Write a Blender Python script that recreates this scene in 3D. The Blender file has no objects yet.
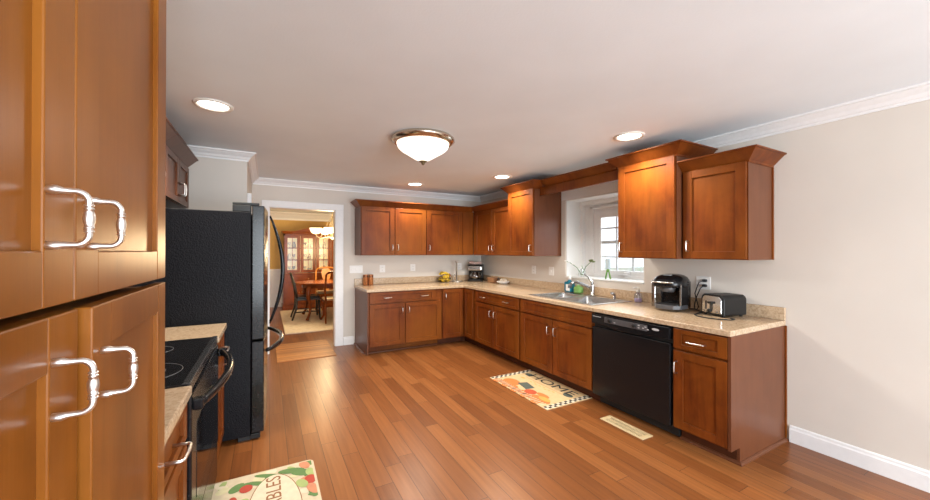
import bpy, bmesh, math, random
from mathutils import Vector, Matrix
random.seed(7)
S = bpy.context.scene
COL = S.collection
PI = math.pi

# ------------------------------------------------------------------ camera
cam_d = bpy.data.cameras.new('camera')
cam = bpy.data.objects.new('camera', cam_d)
COL.objects.link(cam)
S.camera = cam
cam_d.sensor_fit = 'HORIZONTAL'
cam_d.sensor_width = 36.0
cam_d.lens = 362.17 / 930 * 36
cam_d.clip_start = 0.02
cam_d.clip_end = 200
_yaw, _pit, _rol = .5007, .0036, .0015
_f = Vector((math.sin(_yaw) * math.cos(_pit), math.cos(_yaw) * math.cos(_pit), math.sin(_pit)))
_r = Vector((math.cos(_yaw), -math.sin(_yaw), 0))
_u = _r.cross(_f)
_rr = math.cos(_rol) * _r + math.sin(_rol) * _u
_uu = -math.sin(_rol) * _r + math.cos(_rol) * _u
_m = Matrix((_rr, _uu, -_f)).transposed().to_4x4()
_m.translation = Vector((-3.4949, -5.7638, 1.4393))
cam.matrix_world = _m

# ------------------------------------------------------------------ world, light, exposure
W = bpy.data.worlds.new('overcast_sky')
S.world = W
W.use_nodes = True
W.node_tree.nodes['Background'].inputs['Color'].default_value = (.86, .93, 1, 1)
W.node_tree.nodes['Background'].inputs['Strength'].default_value = 1.9
S.view_settings.view_transform = 'Standard'
S.view_settings.look = 'None'
S.view_settings.gamma = 1
S.view_settings.use_curve_mapping = False
S.view_settings.exposure = 0.0
try:
    S.cycles.use_denoising = True
    S.cycles.max_bounces = 10
    S.cycles.diffuse_bounces = 6
    S.cycles.sample_clamp_indirect = 6
except Exception:
    pass

def area_light(name, loc, look, sx, sy, power, color):
    d = bpy.data.lights.new(name, 'AREA')
    d.shape = 'RECTANGLE'; d.size = sx; d.size_y = sy
    d.energy = power; d.color = color
    o = bpy.data.objects.new(name, d)
    COL.objects.link(o)
    o.location = loc
    o.rotation_euler = (Vector(look) - Vector(loc)).to_track_quat('-Z', 'Y').to_euler()
    return o
# added fill for unseen daylight behind the camera, and daylight through the sink window
area_light('rear_daylight_fill', (-2.2, -8.93, 1.25), (-2.2, 0, 2.9), 3.4, 2.0, 310, (.86, .94, 1))
area_light('sink_window_daylight', (.60, -2.75, 1.75), (-1.6, -2.75, .9), 1.1, 1.0, 22, (.88, .94, 1))
LAMP_W = 24
DOME_W = 34
CHAND_W = 11
WARM = (1, .89, .73)

# ------------------------------------------------------------------ helpers: objects
ORG = {}
def props(o, label=None, cat=None, group=None, kind=None):
    if label: o['label'] = label
    if cat: o['category'] = cat
    if group: o['group'] = group
    if kind: o['kind'] = kind
    return o
def thing(name, label, cat, loc, group=None):
    o = bpy.data.objects.new(name, None)
    o.empty_display_size = .1
    COL.objects.link(o)
    o.location = loc
    ORG[o] = Vector(loc)
    return props(o, label, cat, group)
def structure_root(name, loc):
    o = thing(name, None, None, loc)
    o['kind'] = 'structure'
    return o

class M:
    """collects geometry (world coordinates) for ONE mesh object"""
    def __init__(s):
        s.b = bmesh.new(); s.mi = 0
    def face(s, pts, smooth=False):
        vs = [s.b.verts.new(p) for p in pts]
        f = s.b.faces.new(vs); f.material_index = s.mi; f.smooth = smooth
        return f
    def box(s, x0, x1, y0, y1, z0, z1, bev=0, seg=2):
        x0, x1 = sorted((x0, x1)); y0, y1 = sorted((y0, y1)); z0, z1 = sorted((z0, z1))
        t = bmesh.new()
        v = [t.verts.new((x, y, z)) for x in (x0, x1) for y in (y0, y1) for z in (z0, z1)]
        for q in ((0, 1, 3, 2), (4, 6, 7, 5), (0, 4, 5, 1), (2, 3, 7, 6), (0, 2, 6, 4), (1, 5, 7, 3)):
            t.faces.new([v[i] for i in q])
        if bev:
            bmesh.ops.bevel(t, geom=t.edges[:], offset=min(bev, .49 * min(x1 - x0, y1 - y0, z1 - z0)), segments=seg, affect='EDGES', profile=.5)
        s.add(t)
        return s
    def add(s, t, mat=None, smooth=False):
        mp = {}
        for v in t.verts: mp[v] = s.b.verts.new(mat @ v.co if mat else v.co)
        for f in t.faces:
            try:
                g = s.b.faces.new([mp[v] for v in f.verts])
                g.material_index = s.mi; g.smooth = smooth or f.smooth
            except ValueError:
                pass
        t.free()
        return s
    def prism(s, poly, fn, a, b, bev=0, smooth=False):
        """poly: list of 2D; fn(p, q, t) -> 3D ; extruded from t=a to t=b"""
        t = bmesh.new()
        A = [t.verts.new(fn(p, q, a)) for p, q in poly]
        B = [t.verts.new(fn(p, q, b)) for p, q in poly]
        n = len(poly)
        t.faces.new(A); t.faces.new(B[::-1])
        for i in range(n):
            f = t.faces.new((A[i], B[i], B[(i + 1) % n], A[(i + 1) % n])); f.smooth = smooth
        if bev:
            bmesh.ops.bevel(t, geom=t.edges[:], offset=bev, segments=2, affect='EDGES', profile=.5)
        bmesh.ops.recalc_face_normals(t, faces=t.faces[:])
        s.add(t)
        return s
    def lathe(s, prof, c, n=32, axis='z', smooth=True, cap=True):
        """prof: list of (radius, height)"""
        def P(r, a, h):
            x, y = r * math.cos(a), r * math.sin(a)
            if axis == 'z': return (c[0] + x, c[1] + y, c[2] + h)
            if axis == 'x': return (c[0] + h, c[1] + x, c[2] + y)
            return (c[0] + x, c[1] + h, c[2] + y)
        t = bmesh.new()
        rings = []
        for r, h in prof:
            if r < 1e-6: rings.append([t.verts.new(P(0, 0, h))])
            else: rings.append([t.verts.new(P(r, 2 * PI * i / n, h)) for i in range(n)])
        for A, B in zip(rings, rings[1:]):
            for i in range(n):
                j = (i + 1) % n
                if len(A) == 1 and len(B) == 1: continue
                if len(A) == 1: f = t.faces.new((A[0], B[i], B[j]))
                elif len(B) == 1: f = t.faces.new((A[i], B[0], A[j]))
                else: f = t.faces.new((A[i], B[i], B[j], A[j]))
                f.smooth = smooth
        if cap:
            for R in (rings[0], rings[-1]):
                if len(R) > 2: t.faces.new(R)
        bmesh.ops.recalc_face_normals(t, faces=t.faces[:])
        s.add(t)
        return s
    def tube(s, pts, r, n=8, closed=False, flat=None):
        """r: number or list; flat=(sx, up) gives an elliptical section"""
        pts = [Vector(p) for p in pts]
        k = len(pts)
        R = r if isinstance(r, (list, tuple)) else [r] * k
        t = bmesh.new()
        rings = []
        up = Vector((0, 0, 1))
        prev = None
        for i, p in enumerate(pts):
            a = pts[i - 1] if (i or closed) else p
            b = pts[(i + 1) % k] if (i < k - 1 or closed) else p
            d = (b - a)
            d = d.normalized() if d.length > 1e-9 else Vector((0, 0, 1))
            if prev is None:
                x = d.cross(up)
                if x.length < 1e-3: x = d.cross(Vector((1, 0, 0)))
            else:
                x = prev - d * prev.dot(d)
                if x.length < 1e-4: x = d.cross(up)
            x.normalize(); prev = x
            y = d.cross(x).normalized()
            e = flat or (1, 1)
            rings.append([t.verts.new(p + R[i] * (e[0] * x * math.cos(2 * PI * q / n) + e[1] * y * math.sin(2 * PI * q / n))) for q in range(n)])
        prs = list(zip(rings, rings[1:])) + ([(rings[-1], rings[0])] if closed else [])
        for A, B in prs:
            for i in range(n):
                f = t.faces.new((A[i], A[(i + 1) % n], B[(i + 1) % n], B[i])); f.smooth = True
        if not closed:
            t.faces.new(rings[0][::-1]); t.faces.new(rings[-1])
        bmesh.ops.recalc_face_normals(t, faces=t.faces[:])
        s.add(t)
        return s
    def ball(s, c, r, sc=(1, 1, 1), n=16):
        t = bmesh.new()
        bmesh.ops.create_uvsphere(t, u_segments=n, v_segments=n // 2 + 2, radius=1)
        for f in t.faces: f.smooth = True
        s.add(t, Matrix.Translation(c) @ Matrix.Diagonal((r * sc[0], r * sc[1], r * sc[2], 1)))
        return s
    def slab(s, us, vs, inside, fn, a, b):
        """grid slab with holes: cells kept where inside(i, j); fn(u, v, t) -> 3D; faces at t=a and t=b plus rims"""
        nu, nv = len(us), len(vs)
        t = bmesh.new(); V = {}
        def vt(i, j, w):
            if (i, j, w) not in V: V[i, j, w] = t.verts.new(fn(us[i], vs[j], (a, b)[w]))
            return V[i, j, w]
        ok = lambda i, j: 0 <= i < nu - 1 and 0 <= j < nv - 1 and inside(i, j)
        for i in range(nu - 1):
            for j in range(nv - 1):
                if not ok(i, j): continue
                for w in (0, 1):
                    t.faces.new([vt(i, j, w), vt(i + 1, j, w), vt(i + 1, j + 1, w), vt(i, j + 1, w)])
                for (di, dj), (p, q) in {(-1, 0): ((i, j), (i, j + 1)), (1, 0): ((i + 1, j), (i + 1, j + 1)), (0, -1): ((i, j), (i + 1, j)), (0, 1): ((i, j + 1), (i + 1, j + 1))}.items():
                    if not ok(i + di, j + dj):
                        t.faces.new([vt(*p, 0), vt(*q, 0), vt(*q, 1), vt(*p, 1)])
        bmesh.ops.recalc_face_normals(t, faces=t.faces[:])
        s.add(t)
        return s
    def mold(s, path, prof, side=1):
        """sweep profile (out, z) along an xy polyline with mitred corners; side=+1 puts 'out' on the left of travel"""
        P = [Vector(p).to_2d() for p in path]
        N = []
        for a, b in zip(P, P[1:]):
            d = (b - a).normalized(); N.append(Vector((-d.y, d.x)) * side)
        off = []
        for i in range(len(P)):
            if i == 0: off.append(N[0])
            elif i == len(P) - 1: off.append(N[-1])
            else:
                m = N[i - 1] + N[i]; off.append(m / (m.dot(N[i])))
        t = bmesh.new()
        rings = [[t.verts.new((p.x + o.x * q, p.y + o.y * q, z)) for q, z in prof] for p, o in zip(P, off)]
        n = len(prof)
        for A, B in zip(rings, rings[1:]):
            for i in range(n):
                t.faces.new((A[i], A[(i + 1) % n], B[(i + 1) % n], B[i]))
        t.faces.new(rings[0]); t.faces.new(rings[-1][::-1])
        bmesh.ops.recalc_face_normals(t, faces=t.faces[:])
        s.add(t)
        return s
    def text(s, body, size, mat):
        cu = bpy.data.curves.new('lettering', 'FONT'); cu.body = body; cu.size = size
        cu.align_x = 'CENTER'; cu.align_y = 'CENTER'; cu.extrude = .0004; cu.resolution_u = 3
        o = bpy.data.objects.new('lettering', cu); COL.objects.link(o)
        dg = bpy.context.evaluated_depsgraph_get()
        me = bpy.data.meshes.new_from_object(o.evaluated_get(dg))
        t = bmesh.new(); t.from_mesh(me)
        s.add(t, mat)
        bpy.data.objects.remove(o); bpy.data.curves.remove(cu); bpy.data.meshes.remove(me)
        return s
    def xf(s, mat):
        bmesh.ops.transform(s.b, matrix=mat, verts=s.b.verts[:]); return s
    def build(s, name, mat, parent=None, bevel=0, sub=0, origin=None):
        if parent is not None:
            org = ORG[parent]
        elif origin is not None:
            org = Vector(origin)
        else:
            xs = [v.co for v in s.b.verts]
            org = Vector(((min(c.x for c in xs) + max(c.x for c in xs)) / 2, (min(c.y for c in xs) + max(c.y for c in xs)) / 2, min(c.z for c in xs)))
        for v in s.b.verts: v.co -= org
        me = bpy.data.meshes.new(name)
        s.b.to_mesh(me); s.b.free()
        for m in (mat if isinstance(mat, (list, tuple)) else [mat]): me.materials.append(m)
        o = bpy.data.objects.new(name, me); COL.objects.link(o)
        if parent is not None:
            o.parent = parent
        else:
            o.location = org
        ORG[o] = org
        if bevel:
            b = o.modifiers.new('bevel', 'BEVEL'); b.width = bevel; b.segments = 2; b.limit_method = 'ANGLE'; b.angle_limit = math.radians(40)
        if sub:
            b = o.modifiers.new('sub', 'SUBSURF'); b.levels = sub; b.render_levels = sub
        return o

# ------------------------------------------------------------------ helpers: materials
class NT:
    def __init__(s, name):
        s.m = bpy.data.materials.new(name); s.m.use_nodes = True
        s.t = s.m.node_tree; s.p = s.t.nodes['Principled BSDF']; s.out = s.t.nodes['Material Output']
    def n(s, typ, **k):
        o = s.t.nodes.new(typ)
        for a, b in k.items():
            if a.startswith('i_'): o.inputs[a[2:].replace('_', ' ')].default_value = b
            else: setattr(o, a, b)
        return o
    def l(s, a, b): s.t.links.new(a, b)
    def math(s, op, a, b=None, c=None):
        o = s.n('ShaderNodeMath', operation=op)
        for i, v in enumerate((a, b, c)):
            if v is None: continue
            if isinstance(v, (int, float)): o.inputs[i].default_value = v
            else: s.l(v, o.inputs[i])
        return o.outputs[0]
    def coord(s, scale=(1, 1, 1), kind='Object', rot=(0, 0, 0)):
        c = s.n('ShaderNodeTexCoord'); mp = s.n('ShaderNodeMapping')
        mp.inputs['Scale'].default_value = scale; mp.inputs['Rotation'].default_value = rot
        s.l(c.outputs[kind], mp.inputs['Vector'])
        return mp.outputs['Vector']
    def noise(s, vec, scale, detail=4, rough=.5, dist=0):
        o = s.n('ShaderNodeTexNoise'); s.l(vec, o.inputs['Vector'])
        o.inputs['Scale'].default_value = scale; o.inputs['Detail'].default_value = detail
        o.inputs['Roughness'].default_value = rough; o.inputs['Distortion'].default_value = dist
        return o.outputs['Fac']
    def ramp(s, fac, stops):
        o = s.n('ShaderNodeValToRGB'); s.l(fac, o.inputs['Fac'])
        e = o.color_ramp.elements
        while len(e) < len(stops): e.new(.5)
        for q, (pos, c) in zip(e, stops): q.position = pos; q.color = (*c, 1)
        return o.outputs['Color']
    def mix(s, fac, a, b, mode='MIX'):
        o = s.n('ShaderNodeMix', data_type='RGBA', blend_type=mode)
        for sk, v in ((o.inputs['Factor'], fac), (o.inputs['A'], a), (o.inputs['B'], b)):
            if isinstance(v, (int, float)): sk.default_value = v
            elif isinstance(v, tuple): sk.default_value = (*v, 1) if len(v) == 3 else v
            else: s.l(v, sk)
        return o.outputs['Result']
    def bump(s, h, strength, dist=.002):
        o = s.n('ShaderNodeBump'); o.inputs['Strength'].default_value = strength; o.inputs['Distance'].default_value = dist
        s.l(h, o.inputs['Height']); s.l(o.outputs['Normal'], s.p.inputs['Normal'])
    def set(s, **k):
        for a, b in k.items():
            sk = s.p.inputs[a.replace('_', ' ')]
            if isinstance(b, tuple): sk.default_value = (*b, 1) if len(b) == 3 else b
            elif isinstance(b, (int, float)): sk.default_value = b
            else: s.l(b, sk)
        return s

def plain(name, col, rough=.5, metal=0, var=.06, scale=30, coat=0, **k):
    t = NT(name)
    nz = t.noise(t.coord(), scale, 3)
    d = tuple(max(0, c * (1 - var)) for c in col); l = tuple(c * (1 + var) for c in col)
    t.set(Base_Color=t.ramp(nz, [(.3, d), (.7, l)]), Roughness=rough, Metallic=metal, Coat_Weight=coat, **k)
    return t.m
def wood(name, dark, light, gold, rough=.36, scale=(14, 14, 1.3), spec=.25):
    t = NT(name)
    g = t.noise(t.coord(scale), 1.6, 6, .55, .5)
    fine = t.noise(t.coord(tuple(c * 6 for c in scale)), 2.5, 3, .6)
    blot = t.noise(t.coord((1, 1, .75)), 5.5, 4, .6, .4)
    big = t.noise(t.coord((1, 1, .8)), 1.7, 2, .5)
    c1 = t.ramp(t.math('ADD', t.math('MULTIPLY', g, .45), t.math('MULTIPLY', blot, .55)), [(.32, dark), (.68, light)])
    c2 = t.mix(t.math('MULTIPLY', fine, .18), c1, tuple(c * .5 for c in dark))
    c3 = t.mix(t.ramp(big, [(.36, (0, 0, 0)), (.70, (.62, .62, .62))]), c2, gold)
    t.set(Base_Color=c3, Roughness=rough, Specular_IOR_Level=spec)
    t.bump(fine, .05, .001)
    return t.m
def emit(name, col, strength):
    t = NT(name)
    t.set(Base_Color=col, Emission_Color=col, Emission_Strength=strength, Roughness=.4)
    return t.m
def glass(name, tint=(1, 1, 1), rough=.02, fac=.90):
    t = NT(name)
    a = t.n('ShaderNodeBsdfTransparent'); a.inputs['Color'].default_value = (*tint, 1)
    g = t.n('ShaderNodeBsdfGlossy'); g.inputs['Roughness'].default_value = rough
    m = t.n('ShaderNodeMixShader'); m.inputs['Fac'].default_value = 1 - fac
    t.l(a.outputs[0], m.inputs[1]); t.l(g.outputs[0], m.inputs[2]); t.l(m.outputs[0], t.out.inputs['Surface'])
    return t.m

CH = wood('cherry_wood', (.080, .0155, .0028), (.215, .051, .0072), (.235, .075, .0088), spec=.2)
CHP = wood('cherry_wood_pantry', (.095, .023, .0030), (.25, .076, .0100), (.36, .135, .020), rough=.29, spec=.15, scale=(16, 16, .9))
CHS = wood('cherry_laminate_side', (.11, .036, .016), (.165, .058, .026), (.15, .052, .022), rough=.32)
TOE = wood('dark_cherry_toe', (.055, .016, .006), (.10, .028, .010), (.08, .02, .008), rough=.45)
DINW = wood('dining_cherry', (.12, .024, .005), (.26, .065, .012), (.24, .062, .011), rough=.25)
OAKW = wood('honey_wood', (.42, .14, .025), (.62, .25, .05), (.55, .2, .04), rough=.3)

def floor_mat():
    t = NT('plank_floor')
    c = t.n('ShaderNodeTexCoord'); sp = t.n('ShaderNodeSeparateXYZ'); t.l(c.outputs['Object'], sp.inputs[0])
    x = t.math('DIVIDE', sp.outputs['X'], .112)
    row = t.math('FLOOR', x)
    wn = t.n('ShaderNodeTexWhiteNoise', noise_dimensions='1D'); t.l(row, wn.inputs['W'])
    y = t.math('DIVIDE', t.math('ADD', sp.outputs['Y'], t.math('MULTIPLY', wn.outputs['Value'], 7.3)), 1.25)
    idx = t.math('FLOOR', y)
    cb = t.n('ShaderNodeCombineXYZ'); t.l(row, cb.inputs[0]); t.l(idx, cb.inputs[1])
    w2 = t.n('ShaderNodeTexWhiteNoise', noise_dimensions='3D'); t.l(cb.outputs[0], w2.inputs['Vector'])
    fx = t.math('FRACT', x); fy = t.math('FRACT', y)
    sx = t.math('LESS_THAN', t.math('MINIMUM', fx, t.math('SUBTRACT', 1, fx)), .018)
    sy = t.math('LESS_THAN', t.math('MINIMUM', fy, t.math('SUBTRACT', 1, fy)), .0016)
    seam = t.math('MAXIMUM', sx, sy)
    # grain, shifted per plank
    cb2 = t.n('ShaderNodeVectorMath', operation='MULTIPLY_ADD')
    t.l(c.outputs['Object'], cb2.inputs[0]); cb2.inputs[1].default_value = (26, 1.2, 1)
    t.l(w2.outputs['Color'], cb2.inputs[2])
    g = t.noise(cb2.outputs[0], 1.8, 4, .5, .15)
    base = t.ramp(w2.outputs['Value'], [(0, (.195, .064, .017)), (.35, (.250, .086, .023)), (.7, (.275, .097, .027)), (1, (.315, .120, .036))])
    gr = t.ramp(g, [(.25, (.78, .75, .73)), (.75, (1.08, 1.08, 1.08))])
    col = t.mix(1.0, base, gr, 'MULTIPLY')
    col = t.mix(t.math('MULTIPLY', seam, .72), col, (.035, .012, .006))
    t.set(Base_Color=col, Roughness=t.ramp(g, [(.2, (.36, .36, .36)), (.8, (.29, .29, .29))]), Coat_Weight=.0, Specular_IOR_Level=.42)
    t.bump(t.math('SUBTRACT', t.math('MULTIPLY', g, .25), seam), .25, .0015)
    return t.m
FLOOR = floor_mat()

def wall_paint(name, col, bump=.06):
    t = NT(name)
    nz = t.noise(t.coord(), 90, 4)
    big = t.noise(t.coord(), 1.6, 3)
    t.set(Base_Color=t.ramp(big, [(.3, tuple(c * .97 for c in col)), (.7, tuple(min(1, c * 1.03) for c in col))]), Roughness=.7)
    t.bump(nz, bump, .002)
    return t.m
WALL = wall_paint('greige_paint', (.655, .605, .545))
CEIL = wall_paint('ceiling_paint', (.80, .86, .90), .35)
YEL = wall_paint('gold_dining_paint', (.66, .42, .13))
WHITE = plain('white_trim_paint', (.80, .80, .80), .4, var=.02)
WREC = wall_paint('white_recess_paint', (.77, .77, .76))

def granite():
    t = NT('speckled_beige_stone')
    v = t.coord()
    a = t.noise(v, 60, 6, .7); b = t.noise(v, 9, 3)
    vo = t.n('ShaderNodeTexVoronoi'); t.l(v, vo.inputs['Vector']); vo.inputs['Scale'].default_value = 130
    c1 = t.ramp(a, [(.32, (.30, .19, .105)), (.5, (.50, .365, .235)), (.7, (.62, .49, .355))])
    c2 = t.mix(t.ramp(b, [(.4, (0, 0, 0)), (.7, (.35, .35, .35))]), c1, (.55, .40, .26))
    c3 = t.mix(t.ramp(vo.outputs['Distance'], [(.12, (.45, .45, .45)), (.25, (0, 0, 0))]), c2, (.33, .20, .10))
    t.set(Base_Color=c3, Roughness=.22, Coat_Weight=.2)
    return t.m
STONE = granite()
NICKEL = plain('satin_nickel', (.78, .77, .75), .28, 1, .03)
BRUSHED = plain('brushed_nickel', (.86, .85, .83), .36, 1, .02)
CHROME = plain('chrome', (.50, .50, .51), .12, 1, .03)
STEEL = plain('brushed_stainless', (.50, .50, .50), .27, 1, .06)
BLACK = plain('black_gloss', (.008, .008, .009), .18, 0, .05, Specular_IOR_Level=.30)
BLACKM = plain('black_plastic', (.012, .012, .012), .35, 0, .08, Specular_IOR_Level=.3)
BLKSAT = plain('black_rubber', (.012, .012, .012), .6, 0, .05)
DGREY = plain('dark_grey_plastic', (.07, .07, .075), .35, 0, .06)
LGREY = plain('light_grey_print', (.45, .45, .46), .4, 0, .02)
def fridge_tex():
    t = NT('black_textured_steel')
    v = t.coord(); nz = t.noise(v, 120, 3, .65)
    t.set(Base_Color=(.007, .007, .009), Roughness=.33, Specular_IOR_Level=.11)
    t.bump(nz, .9, .004)
    return t.m
FRTEX = fridge_tex()
PLATE = plain('white_plate_plastic', (.80, .79, .77), .35, var=.02)
SLOT = plain('dark_slot', (.05, .045, .04), .5)
LAMP = emit('lamp_diffuser', (1, .93, .82), 9)
DOMEG = emit('frosted_dome_glass', (1, .95, .86), 1.7)
SHADE = emit('frosted_chandelier_glass', (1, .84, .56), 2.6)
LITG = emit('lit_cabinet_back', (1, .78, .46), .42)
GLASS = glass('window_glass')
CLEAR = glass('clear_glass', (.93, .96, .96), .03, .8)
PANE = glass('hutch_pane', (.97, .97, .95), .2, .975)

# ------------------------------------------------------------------ room shell
XL = -4.563; YR = -9.0; H = 2.444; YD = 4.75
fl = M().box(XL - .1, .36, YR - .1, YD + .1, -.12, 0).build('floor', FLOOR, origin=(0, 0, 0))
fl['kind'] = 'structure'
ce = M().box(XL - .1, .36, YR - .1, YD + .1, H, H + .1).build('ceiling', CEIL)
ce['kind'] = 'structure'
# right wall: thick, with the deep window recess over the sink
W0, W1, WZ0, WZ1 = -3.315, -2.172, 1.10, 2.122
m = M()
us = [YR, W0, W1, YD]; vs = [0, WZ0, WZ1, H]
m.slab(us, vs, lambda i, j: not (i == 1 and j == 1), lambda u, v, t: (t, u, v), 0, .36)
o = m.build('wall_right', WALL, bevel=.008); o['kind'] = 'structure'
# back wall with the cased opening to the dining room
DX0, DX1, DZ = -3.47, -2.578, 2.062
m = M()
m.slab([XL, DX0, DX1, 0], [0, DZ, H], lambda i, j: not (i == 1 and j == 0), lambda u, v, t: (u, t, v), 0, .14)
o = m.build('wall_back', WALL); o['kind'] = 'structure'
o = M().box(XL - .1, XL, YR, YD, 0, H).build('wall_left', WALL); o['kind'] = 'structure'
# closet that boxes out behind the refrigerator
XC, YC = -3.675, -1.415
o = M().box(XL, XC, YC, 0, 0, H).build('wall_closet', WALL); o['kind'] = 'structure'
# unseen wall behind the camera; wide opening made up for the fill light
m = M()
m.slab([XL, -4.0, -.4, 0], [0, .15, 2.25, H], lambda i, j: not (i == 1 and j == 1), lambda u, v, t: (u, t, v), YR - .1, YR)
o = m.build('wall_front', WALL); o['kind'] = 'structure'
# dining room walls
o = M().box(XL, 0, YD, YD + .1, 0, H).build('wall_dining', YEL); o['kind'] = 'structure'
m = M().box(XL, 0, YD - .018, YD, 0, .93)
for i in range(9):
    x0 = XL + .08 + i * .5
    for a, b, c, d in ((x0, x0 + .40, .80, .815), (x0, x0 + .40, .22, .235), (x0, x0 + .015, .22, .815), (x0 + .385, x0 + .40, .22, .815)):
        m.box(a, b, YD - .028, YD - .018, c, d)
m.box(XL, 0, YD - .045, YD, .93, .975)
m.box(XL, 0, YD - .032, YD, 0, .13)
o = m.build('trim_1', WHITE); o['kind'] = 'structure'
o = M().mold([(XL, YD), (0, YD)], [(0, H - .2), (.025, H - .2), (.03, H - .15), (.09, H - .05), (.13, H - .03), (.13, H), (0, H)], -1).build('trim_2', WHITE); o['kind'] = 'structure'

# white crown moulding round the kitchen
CP = [(0, H - .088), (.012, H - .088), (.014, H - .072), (.024, H - .066), (.034, H - .046), (.058, H - .026), (.066, H - .016), (.082, H - .014), (.082, H), (0, H)]
o = M().mold([(0, YR), (0, 0), (XC, 0), (XC, YC), (XL, YC), (XL, YR)], CP, 1).build('trim_3', WHITE); o['kind'] = 'structure'
# baseboards
BP = [(0, 0), (.018, 0), (.018, .095), (.013, .105), (.012, .118), (.006, .125), (0, .125)]
o = M().mold([(0, YR), (0, -4.532)], BP, 1).build('baseboard_right', WHITE); o['kind'] = 'structure'
o = M().mold([(-2.31, 0), (-2.462, 0)], BP, 1).build('baseboard_back', WHITE); o['kind'] = 'structure'
# dining opening casing (both jambs and head)
m = M()
for yy0, yy1 in ((-.022, -.001), (.141, .162)):
    m.box(DX0 - .09, DX0 + .004, yy0, yy1, 0, DZ + .085, .004)
    m.box(DX1 - .004, DX1 + .11, yy0, yy1, 0, DZ + .085, .004)
    m.box(DX0 - .09, DX1 + .11, yy0 - .003, yy1 + .003, DZ - .004, DZ + .085, .004)
m.box(DX0, DX0 + .012, -.004, .144, 0, DZ); m.box(DX1 - .012, DX1, -.004, .144, 0, DZ); m.box(DX0, DX1, -.004, .144, DZ - .012, DZ)
o = m.build('trim_4', WHITE); o['kind'] = 'structure'
# closet door on the return wall, white with casing
dr = structure_root('door_1', (XC, -.7, 0))
m = M()
m.box(XC + .001, XC + .04, -1.40, -1.29, 0, 2.04, .003); m.box(XC + .001, XC + .02, -.28, -.18, 0, 2.04, .003); m.box(XC + .001, XC + .039, -1.2895, -.2805, 1.95, 2.04, .003)
m.build('door_casing', WHITE, dr)
m = M().box(XC + .001, XC + .012, -1.29, -.28, .01, 1.95)
for z0, z1 in ((.2, .9), (1.05, 1.8)):
    for y0, y1 in ((-1.18, -.83), (-.74, -.39)):
        m.box(XC + .012, XC + .016, y0, y1, z0, z1, .003)
m.build('door_panel', WHITE, dr)
M().lathe([(.012, 0), (.012, .03), (.028, .045), (.03, .06), (.018, .075), (0, .078)], (XC + .012, -1.23, .95), 16, 'x').build('door_knob', NICKEL, dr)

# ------------------------------------------------------------------ window over the sink
wn = structure_root('window_1', (.33, (W0 + W1) / 2, WZ0))
XW0, XW1 = .285, .345
m = M()
m.box(-.012, XW0, W0 + .001, W1 - .001, WZ0 - .004, WZ0 + .012, .004)
m.build('window_sill', WREC, wn)
m = M()   # lining of the recess, painted white
m.box(.012, XW0, W1 - .012, W1 - .001, WZ0 + .012, WZ1 - .001); m.box(.012, XW0, W0 + .001, W0 + .012, WZ0 + .012, WZ1 - .001); m.box(.004, XW0, W0 + .001, W1 - .001, WZ1 - .012, WZ1 - .001)
m.build('window_jamb', WREC, wn)
def frame(m, x0, x1, y0, y1, z0, z1, w, wb=None, bev=.004):
    wb = wb or w
    m.box(x0, x1, y0, y0 + w, z0, z1, bev); m.box(x0, x1, y1 - w, y1, z0, z1, bev)
    m.box(x0, x1, y0 + w, y1 - w, z0, z0 + wb, bev); m.box(x0, x1, y0 + w, y1 - w, z1 - w, z1, bev)
m = M()
frame(m, XW0, XW1, W0 + .002, W1 - .002, WZ0 + .012, WZ1 - .012, .05, .035)
m.box(XW0 + .028, XW1, W1 - .248, W1 - .05, WZ0 + .02, WZ1 - .03)
m.box(XW0 + .004, XW0 + .03, W1 - .200, W1 - .15, WZ0 + .03, WZ1 - .09, .004)
m.box(XW0 + .004, XW0 + .03, W0 + .05, W1 - .15, WZ1 - .12, WZ1 - .09, .004)
m.box(XW0 + .028, XW1, W0 + .05, W1 - .245, WZ1 - .17, WZ1 - .03)
frame(m, XW0 - .03, XW0 + .002, W0 + .002, W1 - .002, WZ0 + .012, WZ1 - .012, .055, .02)
m.build('window_frame', WHITE, wn)
G0, G1, GZ0, GZ1 = W0 + .05, W1 - .245, WZ0 + .045, WZ1 - .165
m = M()
frame(m, XW0 + .008, XW1 - .012, G0, G1, GZ0, GZ1, .085, .06)
m.build('window_sash', WHITE, wn)
g0, g1, z0, z1 = G0 + .085, G1 - .085, GZ0 + .06, GZ1 - .085
m = M()
for k in range(1, 3):
    y = g1 - (g1 - g0) * k / 3; m.box(XW0 + .025, XW0 + .04, y - .011, y + .011, z0, z1)
for zz, w in ((1.372, .009), (1.558, .02), (1.735, .010)):
    m.box(XW0 + .022, XW0 + .043, g0, g1, zz - w, zz + w)
m.build('window_muntin', plain('grey_white_vinyl', (.66, .70, .72), .4), wn)
M().box(XW0 + .029, XW0 + .036, g0, g1, z0, z1).build('window_glass', GLASS, wn)
m = M().box(XW0 - .02, XW0 + .02, -2.94, -2.78, 1.150, 1.164, .005)
m.tube([(XW0 - .01, -2.86, 1.165), (XW0 - .03, -2.88, 1.18), (XW0 - .03, -2.95, 1.182)], .007)
m.build('window_crank', WHITE, wn)
o = M().box(-.006, -.0008, W0 - .04, W1 + .075, WZ1 + .004, 2.30).build('trim_5', WREC); o['kind'] = 'structure'
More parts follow.
